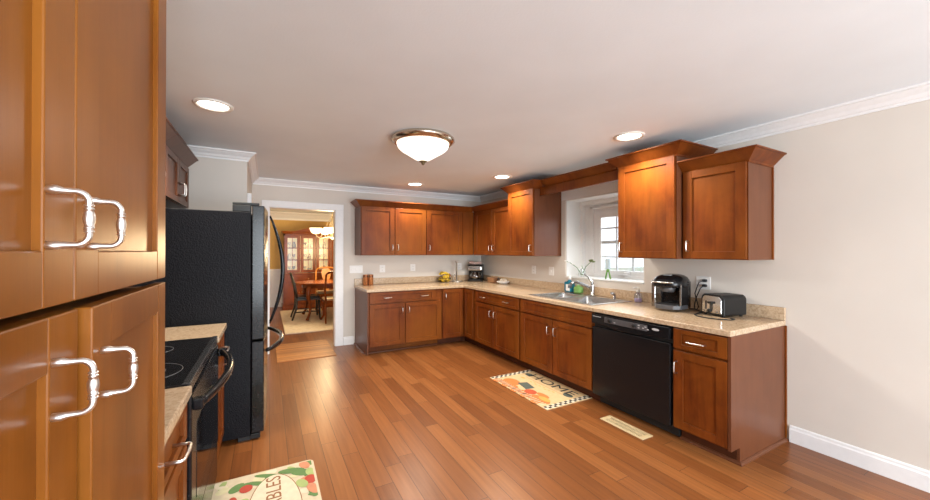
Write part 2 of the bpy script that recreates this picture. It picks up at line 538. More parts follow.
# outside
lawn = M().box(.8, 40, -25, 25, -.62, -.6).build('ground_outside', plain('pale_winter_lawn', (.40, .42, .34), .9, scale=4)); lawn['kind'] = 'structure'
tr = thing('bare_tree', 'bare grey branching tree outside the sink window', 'tree', (9, 2.3, -.6))
m = M().tube([(9, 2.3, -.6), (9.05, 2.35, 1.4), (9, 2.2, 3.2), (9.1, 2.3, 5.5)], [.16, .13, .09, .03])
for i in range(16):
    a = random.uniform(0, 2 * PI); h = random.uniform(1.0, 4.5); L = random.uniform(.9, 2.0)
    p = Vector((9.03, 2.28, h)); q = p + Vector((math.cos(a) * L * .5, math.sin(a) * L * .5, L * .5)); e = p + Vector((math.cos(a + .3) * L, math.sin(a + .3) * L, L * 1.2))
    m.tube([p, q, e], [.05, .03, .01], 6)
m.build('trunk', plain('grey_bark', (.26, .25, .25), .9), tr)

# ------------------------------------------------------------------ cabinet kit
class Face:
    """cabinet front: u runs along the run, d is distance out of the face, z up"""
    def __init__(s, fn): s.fn = fn
    def box(s, m, u0, u1, d0, d1, z0, z1, bev=0):
        a = s.fn(u0, d0, z0); b = s.fn(u1, d1, z1)
        m.box(a[0], b[0], a[1], b[1], a[2], b[2], bev)
def F_right(xf): return Face(lambda u, d, z: (xf - d, u, z))
def F_back(yf): return Face(lambda u, d, z: (u, yf - d, z))
def F_left(xf): return Face(lambda u, d, z: (xf + d, u, z))

def shaker(F, u0, u1, z0, z1, name, mat, parent, st=.07, rl=.058, th=.022, rec=.013, d0=.001):
    m = M(); b = .0025
    F.box(m, u0, u0 + st, d0, d0 + th, z0, z1, b); F.box(m, u1 - st, u1, d0, d0 + th, z0, z1, b)
    F.box(m, u0 + st - .001, u1 - st + .001, d0, d0 + th - .0006, z0, z0 + rl, b); F.box(m, u0 + st - .001, u1 - st + .001, d0, d0 + th - .0006, z1 - rl, z1, b)
    F.box(m, u0 + st - .004, u1 - st + .004, d0, d0 + th - rec, z0 + rl - .004, z1 - rl + .004)
    return m.build(name, mat, parent)
def pull(F, u, z, parent, vert=True, L=.085, out=.034, r=.0042, d0=.0225):
    """slim squared-off bar pull"""
    h = L / 2; c = .012
    P = lambda d, w: F.fn(u + (0 if vert else w), d0 + d, z + (w if vert else 0))
    pts = [P(0, -h), P(out - c, -h)] + [P(out - c + c * math.sin(PI / 2 * k / 5), -h + c - c * math.cos(PI / 2 * k / 5)) for k in range(1, 6)]
    pts += [P(out + .002, 0)]
    pts += [P(out - c + c * math.cos(PI / 2 * k / 5), h - c + c * math.sin(PI / 2 * k / 5)) for k in range(0, 5)] + [P(out - c, h), P(0, h)]
    rr = [r * 1.5, r] + [r] * 5 + [r * 1.25] + [r] * 5 + [r, r * 1.5]
    return M().tube(pts, rr, 8).build('handle', NICKEL, parent)
CAB_CROWN = lambda z, h=.085, p=.088: [(0, z - .012), (.006, z - .012), (.010, z + .004), (p - .012, z + h - .014), (p, z + h - .010), (p, z + h), (0, z + h)]

# ------------------------------------------------------------------ base cabinets, right run
XF = -.778          # face frame; door fronts stand at -.80
FR = F_right(XF)
def base_right(label, y0, y1, drawers, doors, pulls_on=True, group='base cabinets along the window wall', side=None):
    t = thing('base_cabinet', label, 'cabinet', ((XF) / 2, (y0 + y1) / 2, 0), group)
    if drawers[0][2]:
        m = M().box(XF, -.012, y0, y1, .11, .872)
    else:   # open under the bowls
        m = M().box(XF, -.012, y0, y1, .11, .735).box(XF, XF + .02, y0, y1, .735, .872).box(-.03, -.012, y0, y1, .735, .872).box(XF + .02, -.03, y0, y0 + .02, .735, .872).box(XF + .02, -.03, y1 - .02, y1, .735, .872)
    m.build('body', CH, t)
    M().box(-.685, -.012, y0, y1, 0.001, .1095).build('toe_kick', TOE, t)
    for a, b, ps in drawers:
        d = shaker(FR, a, b, .717, .863, 'drawer', CH, t, .06, .034)
        for p in ps: pull(FR, p, .787, d, False, .11)
    for a, b, p in doors:
        d = shaker(FR, a, b, .124, .70, 'door', CH, t)
        if p is not None: pull(FR, p, .582, d, True)
    return t
# corner unit: folded pair of doors at the inside corner
cc = thing('corner_cabinet', 'corner base cabinet with bifold doors where both counters meet', 'cabinet', (-.45, -.45, 0))
m = M().box(-1.165, -.012, -.778, -.012, .11, .872).box(-.778, -.012, -1.10, -.778, .11, .872)
m.build('body', CH, cc)
M().box(-1.165, -.012, -.63, -.012, .001, .1095).box(-.685, -.012, -1.10, -.63, .001, .1095).build('toe_kick', TOE, cc)
FB = F_back(-.778)
d = shaker(FB, -1.155, -.812, .124, .863, 'door', CH, cc, .055)
pull(FB, -1.118, .76, d, True)
shaker(FR, -1.085, -.812, .124, .863, 'door', CH, cc, .055)
base_right('red cherry base cabinet with wide drawer, between corner unit and sink cabinet', -2.222, -1.102,
           [(-2.20, -1.165, (-1.385, -1.945))], [(-2.20, -1.64, -1.69), (-1.63, -1.155, -1.585)])
sk = base_right('wide cherry sink base cabinet with false drawer front under the sink', -3.343, -2.226,
           [(-3.335, -2.245, ())], [(-3.335, -2.80, -2.845), (-2.792, -2.245, -2.745)])
ec = thing('base_cabinet', 'narrow cherry base cabinet with end panel right of the dishwasher', 'cabinet', (-.39, -4.3, 0), 'base cabinets along the window wall')
M().box(XF, -.012, -4.485, -4.112, .11, .872).build('body', CH, ec)
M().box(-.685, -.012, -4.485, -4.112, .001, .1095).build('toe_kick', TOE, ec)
d = shaker(FR, -4.482, -4.118, .717, .863, 'drawer', CH, ec, .06, .034); pull(FR, -4.285, .782, d, False, .12)
d = shaker(FR, -4.482, -4.118, .124, .70, 'door', CH, ec); pull(FR, -4.143, .575, d, True)
m = M().prism([(-.798, .112), (-.685, .112), (-.685, .002), (-.004, .002), (-.004, .874), (-.798, .874)], lambda p, q, t: (p, t, q), -4.505, -4.487)
m.build('end_panel', CHS, ec)
QR = [(0, 0.0005), (.02, .0005), (.018, .008), (.012, .015), (.004, .02), (0, .02)]
M().mold([(-.003, -4.505), (-.686, -4.505), (-.686, -4.112)], QR, 1).build('quarter_round', CHS, ec)
M().box(-.018, -.003, -4.516, -4.506, .02, .874, .002).build('scribe_strip', CH, ec)

# ------------------------------------------------------------------ base cabinets, back run
t = thing('base_cabinet', 'cherry base cabinet with wide drawer by the dining doorway', 'cabinet', (-1.7, -.39, 0))
M().box(-2.275, -1.17, -.778, -.012, .11, .872).build('body', CH, t)
M().box(-2.29, -2.2765, -.79, -.003, .021, .872).build('end_panel', CHS, t)
M().box(-2.275, -1.17, -.63, -.012, .001, .1095).build('toe_kick', CH, t)
M().mold([(-1.17, -.63), (-2.292, -.63), (-2.292, -.003)], QR, 1).build('quarter_round', CHS, t)
d = shaker(FB, -2.262, -1.268, .717, .863, 'drawer', CH, t, .075, .034)
pull(FB, -2.01, .79, d, False, .11); pull(FB, -1.455, .79, d, False, .11)
d = shaker(FB, -2.262, -1.762, .124, .70, 'door', CH, t); pull(FB, -1.80, .60, d, True)
d = shaker(FB, -1.745, -1.195, .124, .70, 'door', CH, t); pull(FB, -1.70, .60, d, True)

# ------------------------------------------------------------------ worktop with sink cut-out, L shaped
SX0, SX1, SY0, SY1 = -.70, -.155, -3.24, -2.32
ct = thing('countertop', 'L-shaped speckled beige stone worktop along the back and window walls', 'countertop', (-.4, -2, .876))
m = M()
us = [-2.305, -.813, SX0, SX1, -.003]; vs = [-4.509, SY0, SY1, -.813, -.003]
def ins(i, j):
    if i == 0: return j == 3
    return not (i == 2 and j == 1)
m.slab(us, vs, ins, lambda u, v, t: (u, v, t), .8745, .914)
m.build('slab', STONE, ct, bevel=.006)
m = M().box(-.028, -.003, -4.509, -.003, .9145, 1.012, .003).box(-2.305, -.028, -.028, -.003, .9145, 1.012, .003)
m.build('backsplash', STONE, ct)

# ------------------------------------------------------------------ sink
sn = thing('kitchen_sink', 'stainless double-bowl drop-in sink below the window', 'sink', (-.43, -2.78, .914))
m = M()
DV = -2.70
m.slab([SX0 - .025, SX0 + .012, SX1 - .045, SX1 + .03], [SY0 - .03, SY0 + .015, DV - .02, DV + .02, SY1 - .015, SY1 + .03],
       lambda i, j: not (i == 1 and j in (1, 3)), lambda u, v, t: (u, v, t), .9145, .9205)
m.build('rim', STEEL, sn, bevel=.003)
def bowl(y0, y1):
    m = M()
    t = bmesh.new()
    x0, x1 = SX0 + .012, SX1 - .045
    A = [(x0, y0, .9145), (x1, y0, .9145), (x1, y1, .9145), (x0, y1, .9145)]
    Bq = [(x0 + .03, y0 + .03, .755), (x1 - .03, y0 + .03, .755), (x1 - .03, y1 - .03, .755), (x0 + .03, y1 - .03, .755)]
    va = [t.verts.new(p) for p in A]; vb = [t.verts.new(p) for p in Bq]
    for i in range(4): t.faces.new((va[i], va[(i + 1) % 4], vb[(i + 1) % 4], vb[i]))
    t.faces.new(vb)
    bmesh.ops.bevel(t, geom=[e for e in t.edges if not (e.verts[0] in va and e.verts[1] in va)], offset=.03, segments=4, affect='EDGES', profile=.5)
    for f in t.faces: f.smooth = True
    m.add(t)
    b_ = m.build('bowl', STEEL, sn)
    M().lathe([(.0, 0), (.04, 0), (.05, .004), (.05, .006)], ((x0 + x1) / 2, (y0 + y1) / 2, .757), 20, cap=False).build('drain', CHROME, b_)
bowl(SY0 + .015, DV - .02); bowl(DV + .02, SY1 - .015)

fa = thing('kitchen_faucet', 'chrome single-lever faucet at the back of the sink', 'faucet', (-.12, -2.70, .921))
fy = -2.70
m = M().lathe([(.036, 0), (.036, .008), (.028, .014), (.026, .05), (.027, .11), (.022, .13), (.0, .132)], (-.085, fy, .915), 20)
m.build('body', CHROME, fa)
M().tube([(-.085, fy, .985), (-.13, fy + .02, 1.02), (-.20, fy + .055, 1.055), (-.26, fy + .085, 1.072), (-.30, fy + .10, 1.07), (-.33, fy + .11, 1.05)], [.017, .017, .016, .016, .017, .017], 12).build('spout', CHROME, fa)
M().tube([(-.33, fy + .11, 1.052), (-.335, fy + .112, 1.035), (-.338, fy + .113, 1.005)], [.02, .024, .022], 12).build('spray_head', DGREY, fa)
M().tube([(-.085, fy, 1.04), (-.075, fy + .012, 1.075), (-.10, fy + .05, 1.13), (-.13, fy + .085, 1.165)], [.02, .018, .011, .009], 10).build('lever', CHROME, fa)
sp = thing('side_sprayer', 'short chrome side sprayer right of the faucet', 'sprayer', (-.09, -3.02, .921))
M().lathe([(.026, 0), (.026, .006), (.016, .012), (.016, .035), (0, .036)], (-.09, -3.02, .915), 16).build('base', CHROME, sp)
M().tube([(-.09, -3.02, .95), (-.10, -3.02, .97), (-.14, -3.01, .975)], [.014, .016, .012]).build('head', CHROME, sp)

# ------------------------------------------------------------------ things by the sink
bl = thing('dish_soap_bottle', 'blue bottle with white label on the sink ledge', 'bottle', (-.09, -2.315, .914))
bx, by = -.085, -2.33
m = M().box(bx - .045, bx + .045, by - .06, by + .06, .9205, 1.055, .02, 3)
m.lathe([(.04, 0), (.02, .02), (.018, .03)], (bx, by, 1.05), 16)
m.build('bottle_body', plain('teal_plastic', (.01, .16, .24), .25), bl)
M().lathe([(.02, 0), (.02, .025), (.014, .03), (.014, .045), (0, .046)], (bx, by, 1.08), 14).build('cap', PLATE, bl)
M().box(bx - .047, bx - .045, by - .045, by + .02, .94, 1.02, .0005).build('label', PLATE, bl)
gr = thing('hand_soap_bottle', 'green soap bottle standing beside the blue bottle', 'bottle', (-.1, -2.53, .914))
gx, gy = -.10, -2.50
m = M().box(gx - .04, gx + .04, gy - .05, gy + .06, .9205, 1.005, .022, 3)
m.lathe([(.038, 0), (.016, .018), (.014, .026)], (gx, gy + .005, 1.0), 14)
m.build('bottle_body', plain('green_soap', (.24, .48, .14), .2, Transmission_Weight=.3), gr)
M().lathe([(.017, 0), (.017, .02), (.005, .022), (.005, .045), (0, .046)], (gx, gy + .005, 1.026), 12).tube([(gx, gy + .005, 1.07), (gx - .05, gy + .005, 1.068)], .006).build('pump', PLATE, gr)
so = thing('soap_dispenser', 'clear pump bottle with purple soap, right end of the sink', 'bottle', (-.12, -3.31, .914))
sx, sy = -.115, -3.33
M().lathe([(.0, 0), (.036, 0), (.04, .01), (.04, .075), (.03, .095), (.014, .102), (.014, .11), (0, .11)], (sx, sy, .915), 20).build('bottle_body', glass('dispenser_plastic', (.82, .86, .93), .05, .75), so)
M().lathe([(0, 0), (.034, 0), (.036, .035), (0, .036)], (sx, sy, .918), 16).build('soap', plain('lilac_soap', (.42, .30, .58), .3), so)
M().lathe([(.017, 0), (.017, .018), (.006, .02), (.006, .04), (.014, .042), (.014, .052), (0, .053)], (sx, sy, 1.02), 14).tube([(sx, sy, 1.066), (sx - .03, sy + .02, 1.066), (sx - .045, sy + .03, 1.058)], .007).build('pump', PLATE, so)
# vase with flower stems on the sill
fv = thing('flower_vase', 'small glass vase with white flower stems, left end of the window sill', 'vase', (.1, -2.36, WZ0 + .012))
vx, vy, vz = .06, -2.40, WZ0 + .012
M().lathe([(0, 0), (.035, 0), (.045, .02), (.05, .06), (.035, .09), (.042, .105)], (vx, vy, vz), 18, cap=False).build('vase_glass', CLEAR, fv)
m = M()
m.tube([(vx, vy, vz + .02), (vx - .02, vy + .07, vz + .12), (vx - .04, vy + .17, vz + .18), (vx - .05, vy + .23, vz + .20)], .004)
m.tube([(vx, vy, vz + .02), (vx, vy - .06, vz + .13), (vx + .01, vy - .14, vz + .20)], .004)
m.tube([(vx, vy, vz + .02), (vx + .01, vy - .01, vz + .10), (vx + .02, vy + .02, vz + .14)], .004)
m.build('stem', plain('green_stem', (.10, .24, .08), .5), fv)
m = M()
for q in ((-.05, .23, .20), (-.04, .18, .185), (-.03, .12, .16), (.0, .03, .12)):
    for k in range(5):
        a = k * 1.26; m.ball((vx + q[0] + .012 * math.cos(a), vy + q[1] + .012 * math.sin(a), vz + q[2]), .013, (1, 1, .6), 8)
m.build('blossom', plain('white_petal', (.8, .8, .76), .6), fv)
m = M()
for q in ((.01, -.14, .205), (.02, -.17, .20), (.0, -.16, .22), (.02, -.12, .215)):
    m.ball((vx + q[0], vy + q[1], vz + q[2]), .022, (1, 1, .5), 8)
m.build('leaf', plain('olive_leaf', (.09, .13, .02), .5), fv)
orn = thing('sill_ornament', 'pale blue ornament on green legs, middle of the window sill', 'ornament', (.03, -2.82, WZ0 + .012))
ox, oy, oz = .03, -2.83, WZ0 + .0125
m = M().tube([(ox, oy + .035, oz + .004), (ox, oy + .022, oz + .06), (ox, oy + .008, oz + .125)], [.010, .009, .008]).tube([(ox, oy - .035, oz + .004), (ox, oy - .022, oz + .06), (ox, oy - .006, oz + .125)], [.010, .009, .008])
m.ball((ox, oy, oz + .10), .02, (1, 1, 1), 10)
m.build('leg', plain('leaf_green_glaze', (.12, .30, .05), .35), orn)
M().box(ox - .02, ox + .02, oy - .027, oy + .027, oz + .12, oz + .24, .008).build('upper_body', plain('pale_blue_glaze', (.50, .62, .68), .35), orn)

# ------------------------------------------------------------------ dishwasher
dw = thing('dishwasher', 'black built-in dishwasher between sink cabinet and end cabinet', 'dishwasher', (-.4, -3.73, 0))
dy0, dy1 = -4.102, -3.351
M().box(-.775, -.02, dy0, dy1, .10, .870).build('tub_body', BLKSAT, dw)
M().box(-.70, -.02, dy0, dy1, .012, .0995).box(-.66, -.64, dy0 + .05, dy0 + .09, .001, .012).box(-.66, -.64, dy1 - .09, dy1 - .05, .001, .012).build('kick_plate', BLKSAT, dw)
M().box(-.812, -.776, dy0 + .004, dy1 - .004, .112, .742, .006).build('door', BLACK, dw)
cpz0, cpz1 = .748, .862
N = 20
poly = []
for k in range(N + 1):
    s_ = k / N; y = dy0 + .004 + (dy1 - dy0 - .008) * s_
    dip = .022 * math.exp(-((s_ - .5) / .23) ** 4)
    poly.append((y, cpz0 + .026 - dip))
poly += [(dy1 - .004, cpz1), (dy0 + .004, cpz1)]
cpn = M().prism(poly, lambda p, q, t: (t, p, q), -.776, -.822).build('control_panel', BLACK, dw, bevel=.003)
M().box(-.8235, -.8215, -3.92, -3.50, .800, .848, .0008).build('button_strip', DGREY, cpn)
for yy, r_ in ((-3.56, .019), (-3.80, .016)):
    M().lathe([(r_, 0), (r_ * .95, -.014), (r_ * .7, -.017), (0, -.017)], (-.8235, yy, .824), 20, 'x').build('dial', BLACKM, cpn)
for yy, zz in ((-3.845, .835), (-3.845, .815), (-3.885, .82), (-3.905, .832), (-3.925, .815), (-3.61, .815)):
    M().box(-.826, -.8235, yy - .008, yy + .008, zz - .004, zz + .004, .001).build('button', LGREY, cpn)
M().ball((-.8235, -3.99, .827), .012, (.15, 2.6, .8), 16).build('badge', LGREY, cpn)
M().box(-.824, -.8215, -3.46, -3.37, .838, .842).build('vent_line', LGREY, cpn)

# ------------------------------------------------------------------ wall cabinets
UZ0, UZ1 = 1.377, 2.1025
UD = -.384          # face; door fronts at -.406
TD = -.466
FUB, FUR, FTR = F_back(UD), F_right(UD), F_right(TD)
def upull(F, u, p, z=1.495): return pull(F, u, z, p, True, .085)
t = thing('wall_cabinet', 'two-door cherry wall cabinet nearest the dining doorway', 'cabinet', (-1.78, -.2, UZ0), 'wall cabinets on the back wall')
M().box(-2.293, -1.264, UD, -.003, UZ0, UZ1).build('body', CH, t)
M().box(-2.296, -2.2935, UD - .001, -.003, UZ0, UZ1).build('end_panel', CHS, t)
d = shaker(FUB, -2.285, -1.787, UZ0 + .006, UZ1 - .006, 'door', CH, t); upull(FUB, -1.822, d)
d = shaker(FUB, -1.775, -1.270, UZ0 + .006, UZ1 - .006, 'door', CH, t); upull(FUB, -1.735, d)
M().mold([(-2.296, -.09), (-2.296, UD - .001), (-1.264, UD - .001)], CAB_CROWN(UZ1), -1).build('crown', CH, t)
t = thing('wall_cabinet', 'single-door cherry wall cabinet in the back corner', 'cabinet', (-.8, -.2, UZ0), 'wall cabinets on the back wall')
M().box(-1.2625, -.386, UD, -.003, UZ0, UZ1).build('body', CH, t)
d = shaker(FUB, -1.255, -.615, UZ0 + .006, UZ1 - .006, 'door', CH, t); upull(FUB, -1.215, d)
M().box(-.605, -.40, UD - .012, UD - .0005, UZ0 + .006, UZ1 - .006).build('filler_strip', CH, t)
M().mold([(-1.2625, UD - .001), (-.42, UD - .001)], CAB_CROWN(UZ1), -1).build('crown', CH, t)
t = thing('wall_cabinet', 'two-door cherry wall cabinet between back corner and taller cabinet', 'cabinet', (-.2, -.98, UZ0), 'wall cabinets on the window wall')
M().box(UD, -.003, -1.525, -.386, UZ0, UZ1).build('body', CH, t)
M().box(UD - .012, UD - .0005, -.455, -.41, UZ0 + .006, UZ1 - .006).build('filler_strip', CH, t)
d = shaker(FUR, -.990, -.465, UZ0 + .006, UZ1 - .006, 'door', CH, t); upull(FUR, -.952, d, 1.49)
d = shaker(FUR, -1.518, -1.0, UZ0 + .006, UZ1 - .006, 'door', CH, t); upull(FUR, -1.04, d, 1.49)
M().mold([(UD - .001, -.42), (UD - .001, -1.51)], CAB_CROWN(UZ1), -1).build('crown', CH, t)
TZ = 2.258
def tall(label, y0, y1, py):
    t = thing('wall_cabinet', label, 'cabinet', (-.23, (y0 + y1) / 2, UZ0), 'wall cabinets on the window wall')
    M().box(TD, -.003, y0 + .003, y1 - .003, UZ0, TZ).build('body', CH, t)
    M().box(TD - .0005, -.003, y0, y0 + .0025, UZ0, TZ).build('end_panel', CHS, t); M().box(TD - .0005, -.003, y1 - .0025, y1, UZ0, TZ).build('end_panel', CHS, t)
    d = shaker(FTR, y0 + .008, y1 - .008, UZ0 + .006, TZ - .006, 'door', CH, t); upull(FTR, py, d, 1.48)
    M().mold([(-.003, y1), (TD - .001, y1), (TD - .001, y0), (-.003, y0)], CAB_CROWN(TZ, .092), -1).build('crown', CH, t)
tall('taller one-door cherry wall cabinet left of the window', -2.094, -1.532, -2.05)
tall('taller one-door cherry wall cabinet right of the window', -3.944, -3.372, -3.42)
t = thing('wall_cabinet', 'shorter cherry wall cabinet at the open end, above the toaster', 'cabinet', (-.2, -4.19, UZ0), 'wall cabinets on the window wall')
M().box(UD, -.003, -4.424, -3.9455, UZ0, 2.112).build('body', CH, t)
M().box(UD - .0005, -.003, -4.427, -4.4245, UZ0, 2.112).build('end_panel', CHS, t)
d = shaker(FUR, -4.420, -3.962, UZ0 + .006, 2.106, 'door', CH, t); upull(FUR, -4.005, d, 1.485)
M().mold([(UD - .001, -3.9455), (UD - .001, -4.427), (-.003, -4.427)], CAB_CROWN(2.112), -1).build('crown', CH, t)
M().box(-.020, -.003, -4.436, -4.4275, UZ0, 2.10).build('scribe_strip', CH, t)
va = thing('window_valance', 'cherry valance board bridging the two taller cabinets over the window', 'valance', (-.35, -2.73, 2.165))
M().box(-.378, -.345, -3.370, -2.096, 2.166, 2.268, .002).build('board', CH, va)
M().mold([(-.353, -2.185), (-.353, -3.275)], CAB_CROWN(2.266, .085), -1).build('crown', CH, va)

# ------------------------------------------------------------------ pantry on the left, near the camera
PF = -3.772
FL = F_left(PF)
pn = thing('pantry_cabinet', 'tall cherry pantry cabinet with four doors, closest on the left', 'cabinet', (-4.15, -5.0, 0))
M().box(XL + .003, PF, -5.555, -4.448, .11, 1.340).box(XL + .003, PF - .16, -5.555, -4.448, 1.340, 1.372).box(XL + .003, PF, -5.555, -4.448, 1.372, 2.40).build('body', CHP, pn)
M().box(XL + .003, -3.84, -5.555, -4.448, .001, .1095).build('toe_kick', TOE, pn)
def fancy(F, u, z, parent, L=.072, out=.043, d0=.0225):
    """arched pull with a turned, ringed grip"""
    m = M()
    h = L / 2
    P = lambda d, w: F.fn(u, d0 + d, z + w)
    for q in (1, -1):
        arc = [P(out - .014 + .014 * math.sin(PI / 2 * k / 8), q * (h - .014 + .014 * math.cos(PI / 2 * k / 8))) for k in range(9)]
        m.tube([P(0, q * h), P(.008, q * (h + .001)), P(.012, q * (h + .001)), P(.018, q * h)] + arc + [P(out, q * .012)], [.0052, .0058, .0058, .0042] + [.0040] * 10, 12)
    ws = [-.019, -.0185, -.0165, -.016, -.0145, -.014, -.012, -.0115, -.006, 0, .006, .0115, .012, .014, .0145, .016, .0165, .0185, .019]
    rs = [.004, .0056, .0056, .0042, .0042, .0056, .0056, .0045, .0060, .0066, .0060, .0045, .0056, .0056, .0042, .0042, .0056, .0056, .004]
    m.tube([P(out, w) for w in ws], rs, 14)
    return m.build('handle', BRUSHED, parent)
FLU = F_left(PF)
def pdoor(u0, u1, z0, z1, hu, hz):
    d = shaker(FLU, u0, u1, z0, z1, 'door', CHP, pn, .085, .075, .024, .011)
    fancy(FLU, hu, hz, d)
    return d
pdoor(-5.005, -4.455, 1.364, 2.39, -4.965, 1.483)
pdoor(-5.55, -5.01, 1.364, 2.39, -5.088, 1.483)
pdoor(-5.55, -4.995, .118, 1.351, -5.072, 1.252)
# the far lower door stands slightly ajar: turned about its far edge
hinge = Matrix.Translation((PF, -4.455, 0)) @ Matrix.Rotation(math.radians(1.4), 4, 'Z') @ Matrix.Translation((-PF, 4.455, 0))
d = shaker(FLU, -4.985, -4.455, .118, 1.351, 'door', CHP, pn, .085, .075, .024, .011)
h = fancy(FLU, -4.95, 1.238, d)
loc = hinge @ ORG[pn] - ORG[pn]
d.matrix_local = Matrix.Translation(-ORG[pn]) @ hinge @ Matrix.Translation(ORG[pn])

# ------------------------------------------------------------------ left run: near cabinet, range, far cabinet
LF = -3.786
FLB = F_left(LF)
def left_base(label, y0, y1, py):
    t = thing('base_cabinet', label, 'cabinet', (-4.15, (y0 + y1) / 2, 0), 'base cabinets either side of the range')
    M().box(XL + .003, LF, y0, y1, .11, .872).build('body', CH, t)
    M().box(XL + .003, LF - .08, y0, y1, .001, .1095).build('toe_kick', TOE, t)
    d = shaker(FLB, y0 + .012, y1 - .012, .717, .863, 'drawer', CH, t, .06, .034); pull(FLB, (y0 + y1) / 2 - .1, .80, d, False, .12, .05, .005)
    d = shaker(FLB, y0 + .012, y1 - .012, .124, .70, 'door', CH, t); pull(FLB, py, .585, d, True, .085, .045)
    return t
left_base('narrow cherry base cabinet between pantry and range', -4.444, -4.004, -4.40)
left_base('narrow cherry base cabinet between range and refrigerator', -3.086, -2.605, -2.66)
for y0, y1, lab in ((-4.446, -4.003, 'beige stone counter piece between pantry and range'), (-3.089, -2.602, 'beige stone counter piece between range and refrigerator')):
    t = thing('counter_piece', lab, 'countertop', (-4.15, (y0 + y1) / 2, .8745), 'worktop pieces beside the range')
    M().box(XL + .003, -3.75, y0, y1, .8745, .914, .006).build('slab', STONE, t)
    M().box(XL + .003, XL + .028, y0, y1, .9145, 1.012, .003).build('backsplash', STONE, t)

rg = thing('range', 'black glass-top electric range between the two stone counter pieces', 'stove', (-4.15, -3.545, 0))
ry0, ry1 = -3.998, -3.094
M().box(XL + .01, -3.80, ry0, ry1, .07, .895).box(XL + .06, -3.86, ry0 + .03, ry1 - .03, .001, .07).build('body', BLACKM, rg)
ck = M().box(XL + .10, -3.762, ry0, ry1, .8955, .918, .005).build('cooktop', BLACK, rg)
RING = plain('burner_print', (.16, .16, .165), .3)
for cx, cy_, r_ in ((-3.97, -3.76, .15), (-3.97, -3.76, .09), (-4.32, -3.75, .10), (-4.03, -3.33, .10), (-4.32, -3.32, .13), (-4.32, -3.32, .08)):
    M().tube([(cx + r_ * math.cos(2 * PI * k / 40), cy_ + r_ * math.sin(2 * PI * k / 40), .9183) for k in range(40)], .0012, 4, True).build('burner_ring', RING, ck)
M().box(-3.785, -3.757, ry0 + .002, ry1 - .002, .880, .9215, .004).build('front_trim', plain('dark_steel_trim', (.035, .035, .037), .25, .3), rg)
od = M().box(-3.800, -3.752, ry0 + .004, ry1 - .004, .285, .872, .008).build('oven_door', BLACK, rg)
M().box(-3.7525, -3.7505, ry0 + .12, ry1 - .12, .40, .72, .0005).build('oven_window', plain('oven_glass', (.006, .006, .007), .06), od)
pts = []; 
for k in range(21):
    s_ = k / 20; y = ry0 + .02 + (ry1 - ry0 - .05) * s_
    pts.append((-3.735 + .075 * math.sin(PI * s_) ** .8, y, .826 + .012 * math.sin(PI * s_)))
m = M().tube(pts, .017, 10, flat=(1.0, 1.15)).box(-3.753, -3.715, ry0 + .008, ry0 + .055, .805, .850, .008).box(-3.753, -3.715, ry1 - .06, ry1 - .012, .805, .850, .008)
m.build('oven_handle', BLACK, od)
M().box(-3.800, -3.756, ry0 + .004, ry1 - .004, .075, .272, .006).build('storage_drawer', BLACK, rg)
bg = M().prism([(XL + .004, .90), (XL + .10, .90), (XL + .08, 1.10), (XL + .004, 1.10)], lambda p, q, t: (p, t, q), ry0, ry1).build('back_console', BLACK, rg)
for k, yy in enumerate((-3.90, -3.80, -3.28, -3.18)):
    M().lathe([(.024, 0), (.021, .018), (0, .02)], (XL + .089, yy, 1.0), 16, 'x').build('knob', BLACKM, bg)

# ------------------------------------------------------------------ refrigerator
fr = thing('refrigerator', 'tall black french-door refrigerator with bottom freezer', 'refrigerator', (-4.02, -2.02, 0))
fy0, fy1 = -2.582, -1.452
M().box(XL + .03, -3.600, fy0, fy1, .04, 1.735, .006).build('cabinet_body', FRTEX, fr)
M().box(-3.68, -3.60, fy0 + .03, fy0 + .10, .001, .04).box(-3.68, -3.60, fy1 - .10, fy1 - .03, .001, .04).box(XL + .08, XL + .16, fy0 + .03, fy0 + .1, .001, .04).box(XL + .08, XL + .16, fy1 - .1, fy1 - .03, .001, .04).build('foot', BLKSAT, fr)
M().box(-3.5995, -3.535, fy0 + .005, fy1 - .005, .012, .050, .004).build('kick_grille', BLACKM, fr)
def rdoor(name, y0, y1, z0, z1):
    n = 12
    P = [(-3.594, y0), (-3.594, y1)]
    P += [(-3.512 + .026 * math.sin(PI * (yk - fy0) / (fy1 - fy0)), yk) for yk in [y1 + (y0 - y1) * k / n for k in range(n + 1)]]
    return M().prism(P, lambda p, q, t: (p, q, t), z0, z1).build(name, BLACK, fr, bevel=.006)
ym = (fy0 + fy1) / 2
dR = rdoor('door', fy0, ym - .004, .765, 1.785)
dL = rdoor('door', ym + .004, fy1, .765, 1.785)
dF = rdoor('freezer_drawer', fy0, fy1, .058, .750)
for dd, yy in ((dR, ym - .05), (dL, ym + .05)):
    pts = []; rad = []
    for k in range(21):
        s_ = k / 20
        pts.append((-3.470 + .105 * math.sin(PI * s_) ** .9, yy, .79 + .965 * s_)); rad.append(.007 + .012 * math.sin(PI * s_))
    M().tube(pts, rad, 10, flat=(1.35, .9)).build('handle', BLACK, dd)
pts = []; rad = []
for k in range(21):
    s_ = k / 20
    pts.append((-3.495 + .125 * math.sin(PI * s_) ** .75, fy0 + .09 + (fy1 - fy0 - .18) * s_, .655)); rad.append(.012 + .010 * math.sin(PI * s_))
M().tube(pts, rad, 10, flat=(.9, 1.3)).build('handle', BLACK, dF)
for a_, b_ in ((fy0 + .01, fy0 + .09), (fy1 - .09, fy1 - .01)):
    M().box(-3.72, -3.545, a_, b_, 1.7855, 1.806, .005).box(-3.72, -3.6, a_, b_, 1.7355, 1.787, .005).build('hinge_cover', BLACKM, fr)

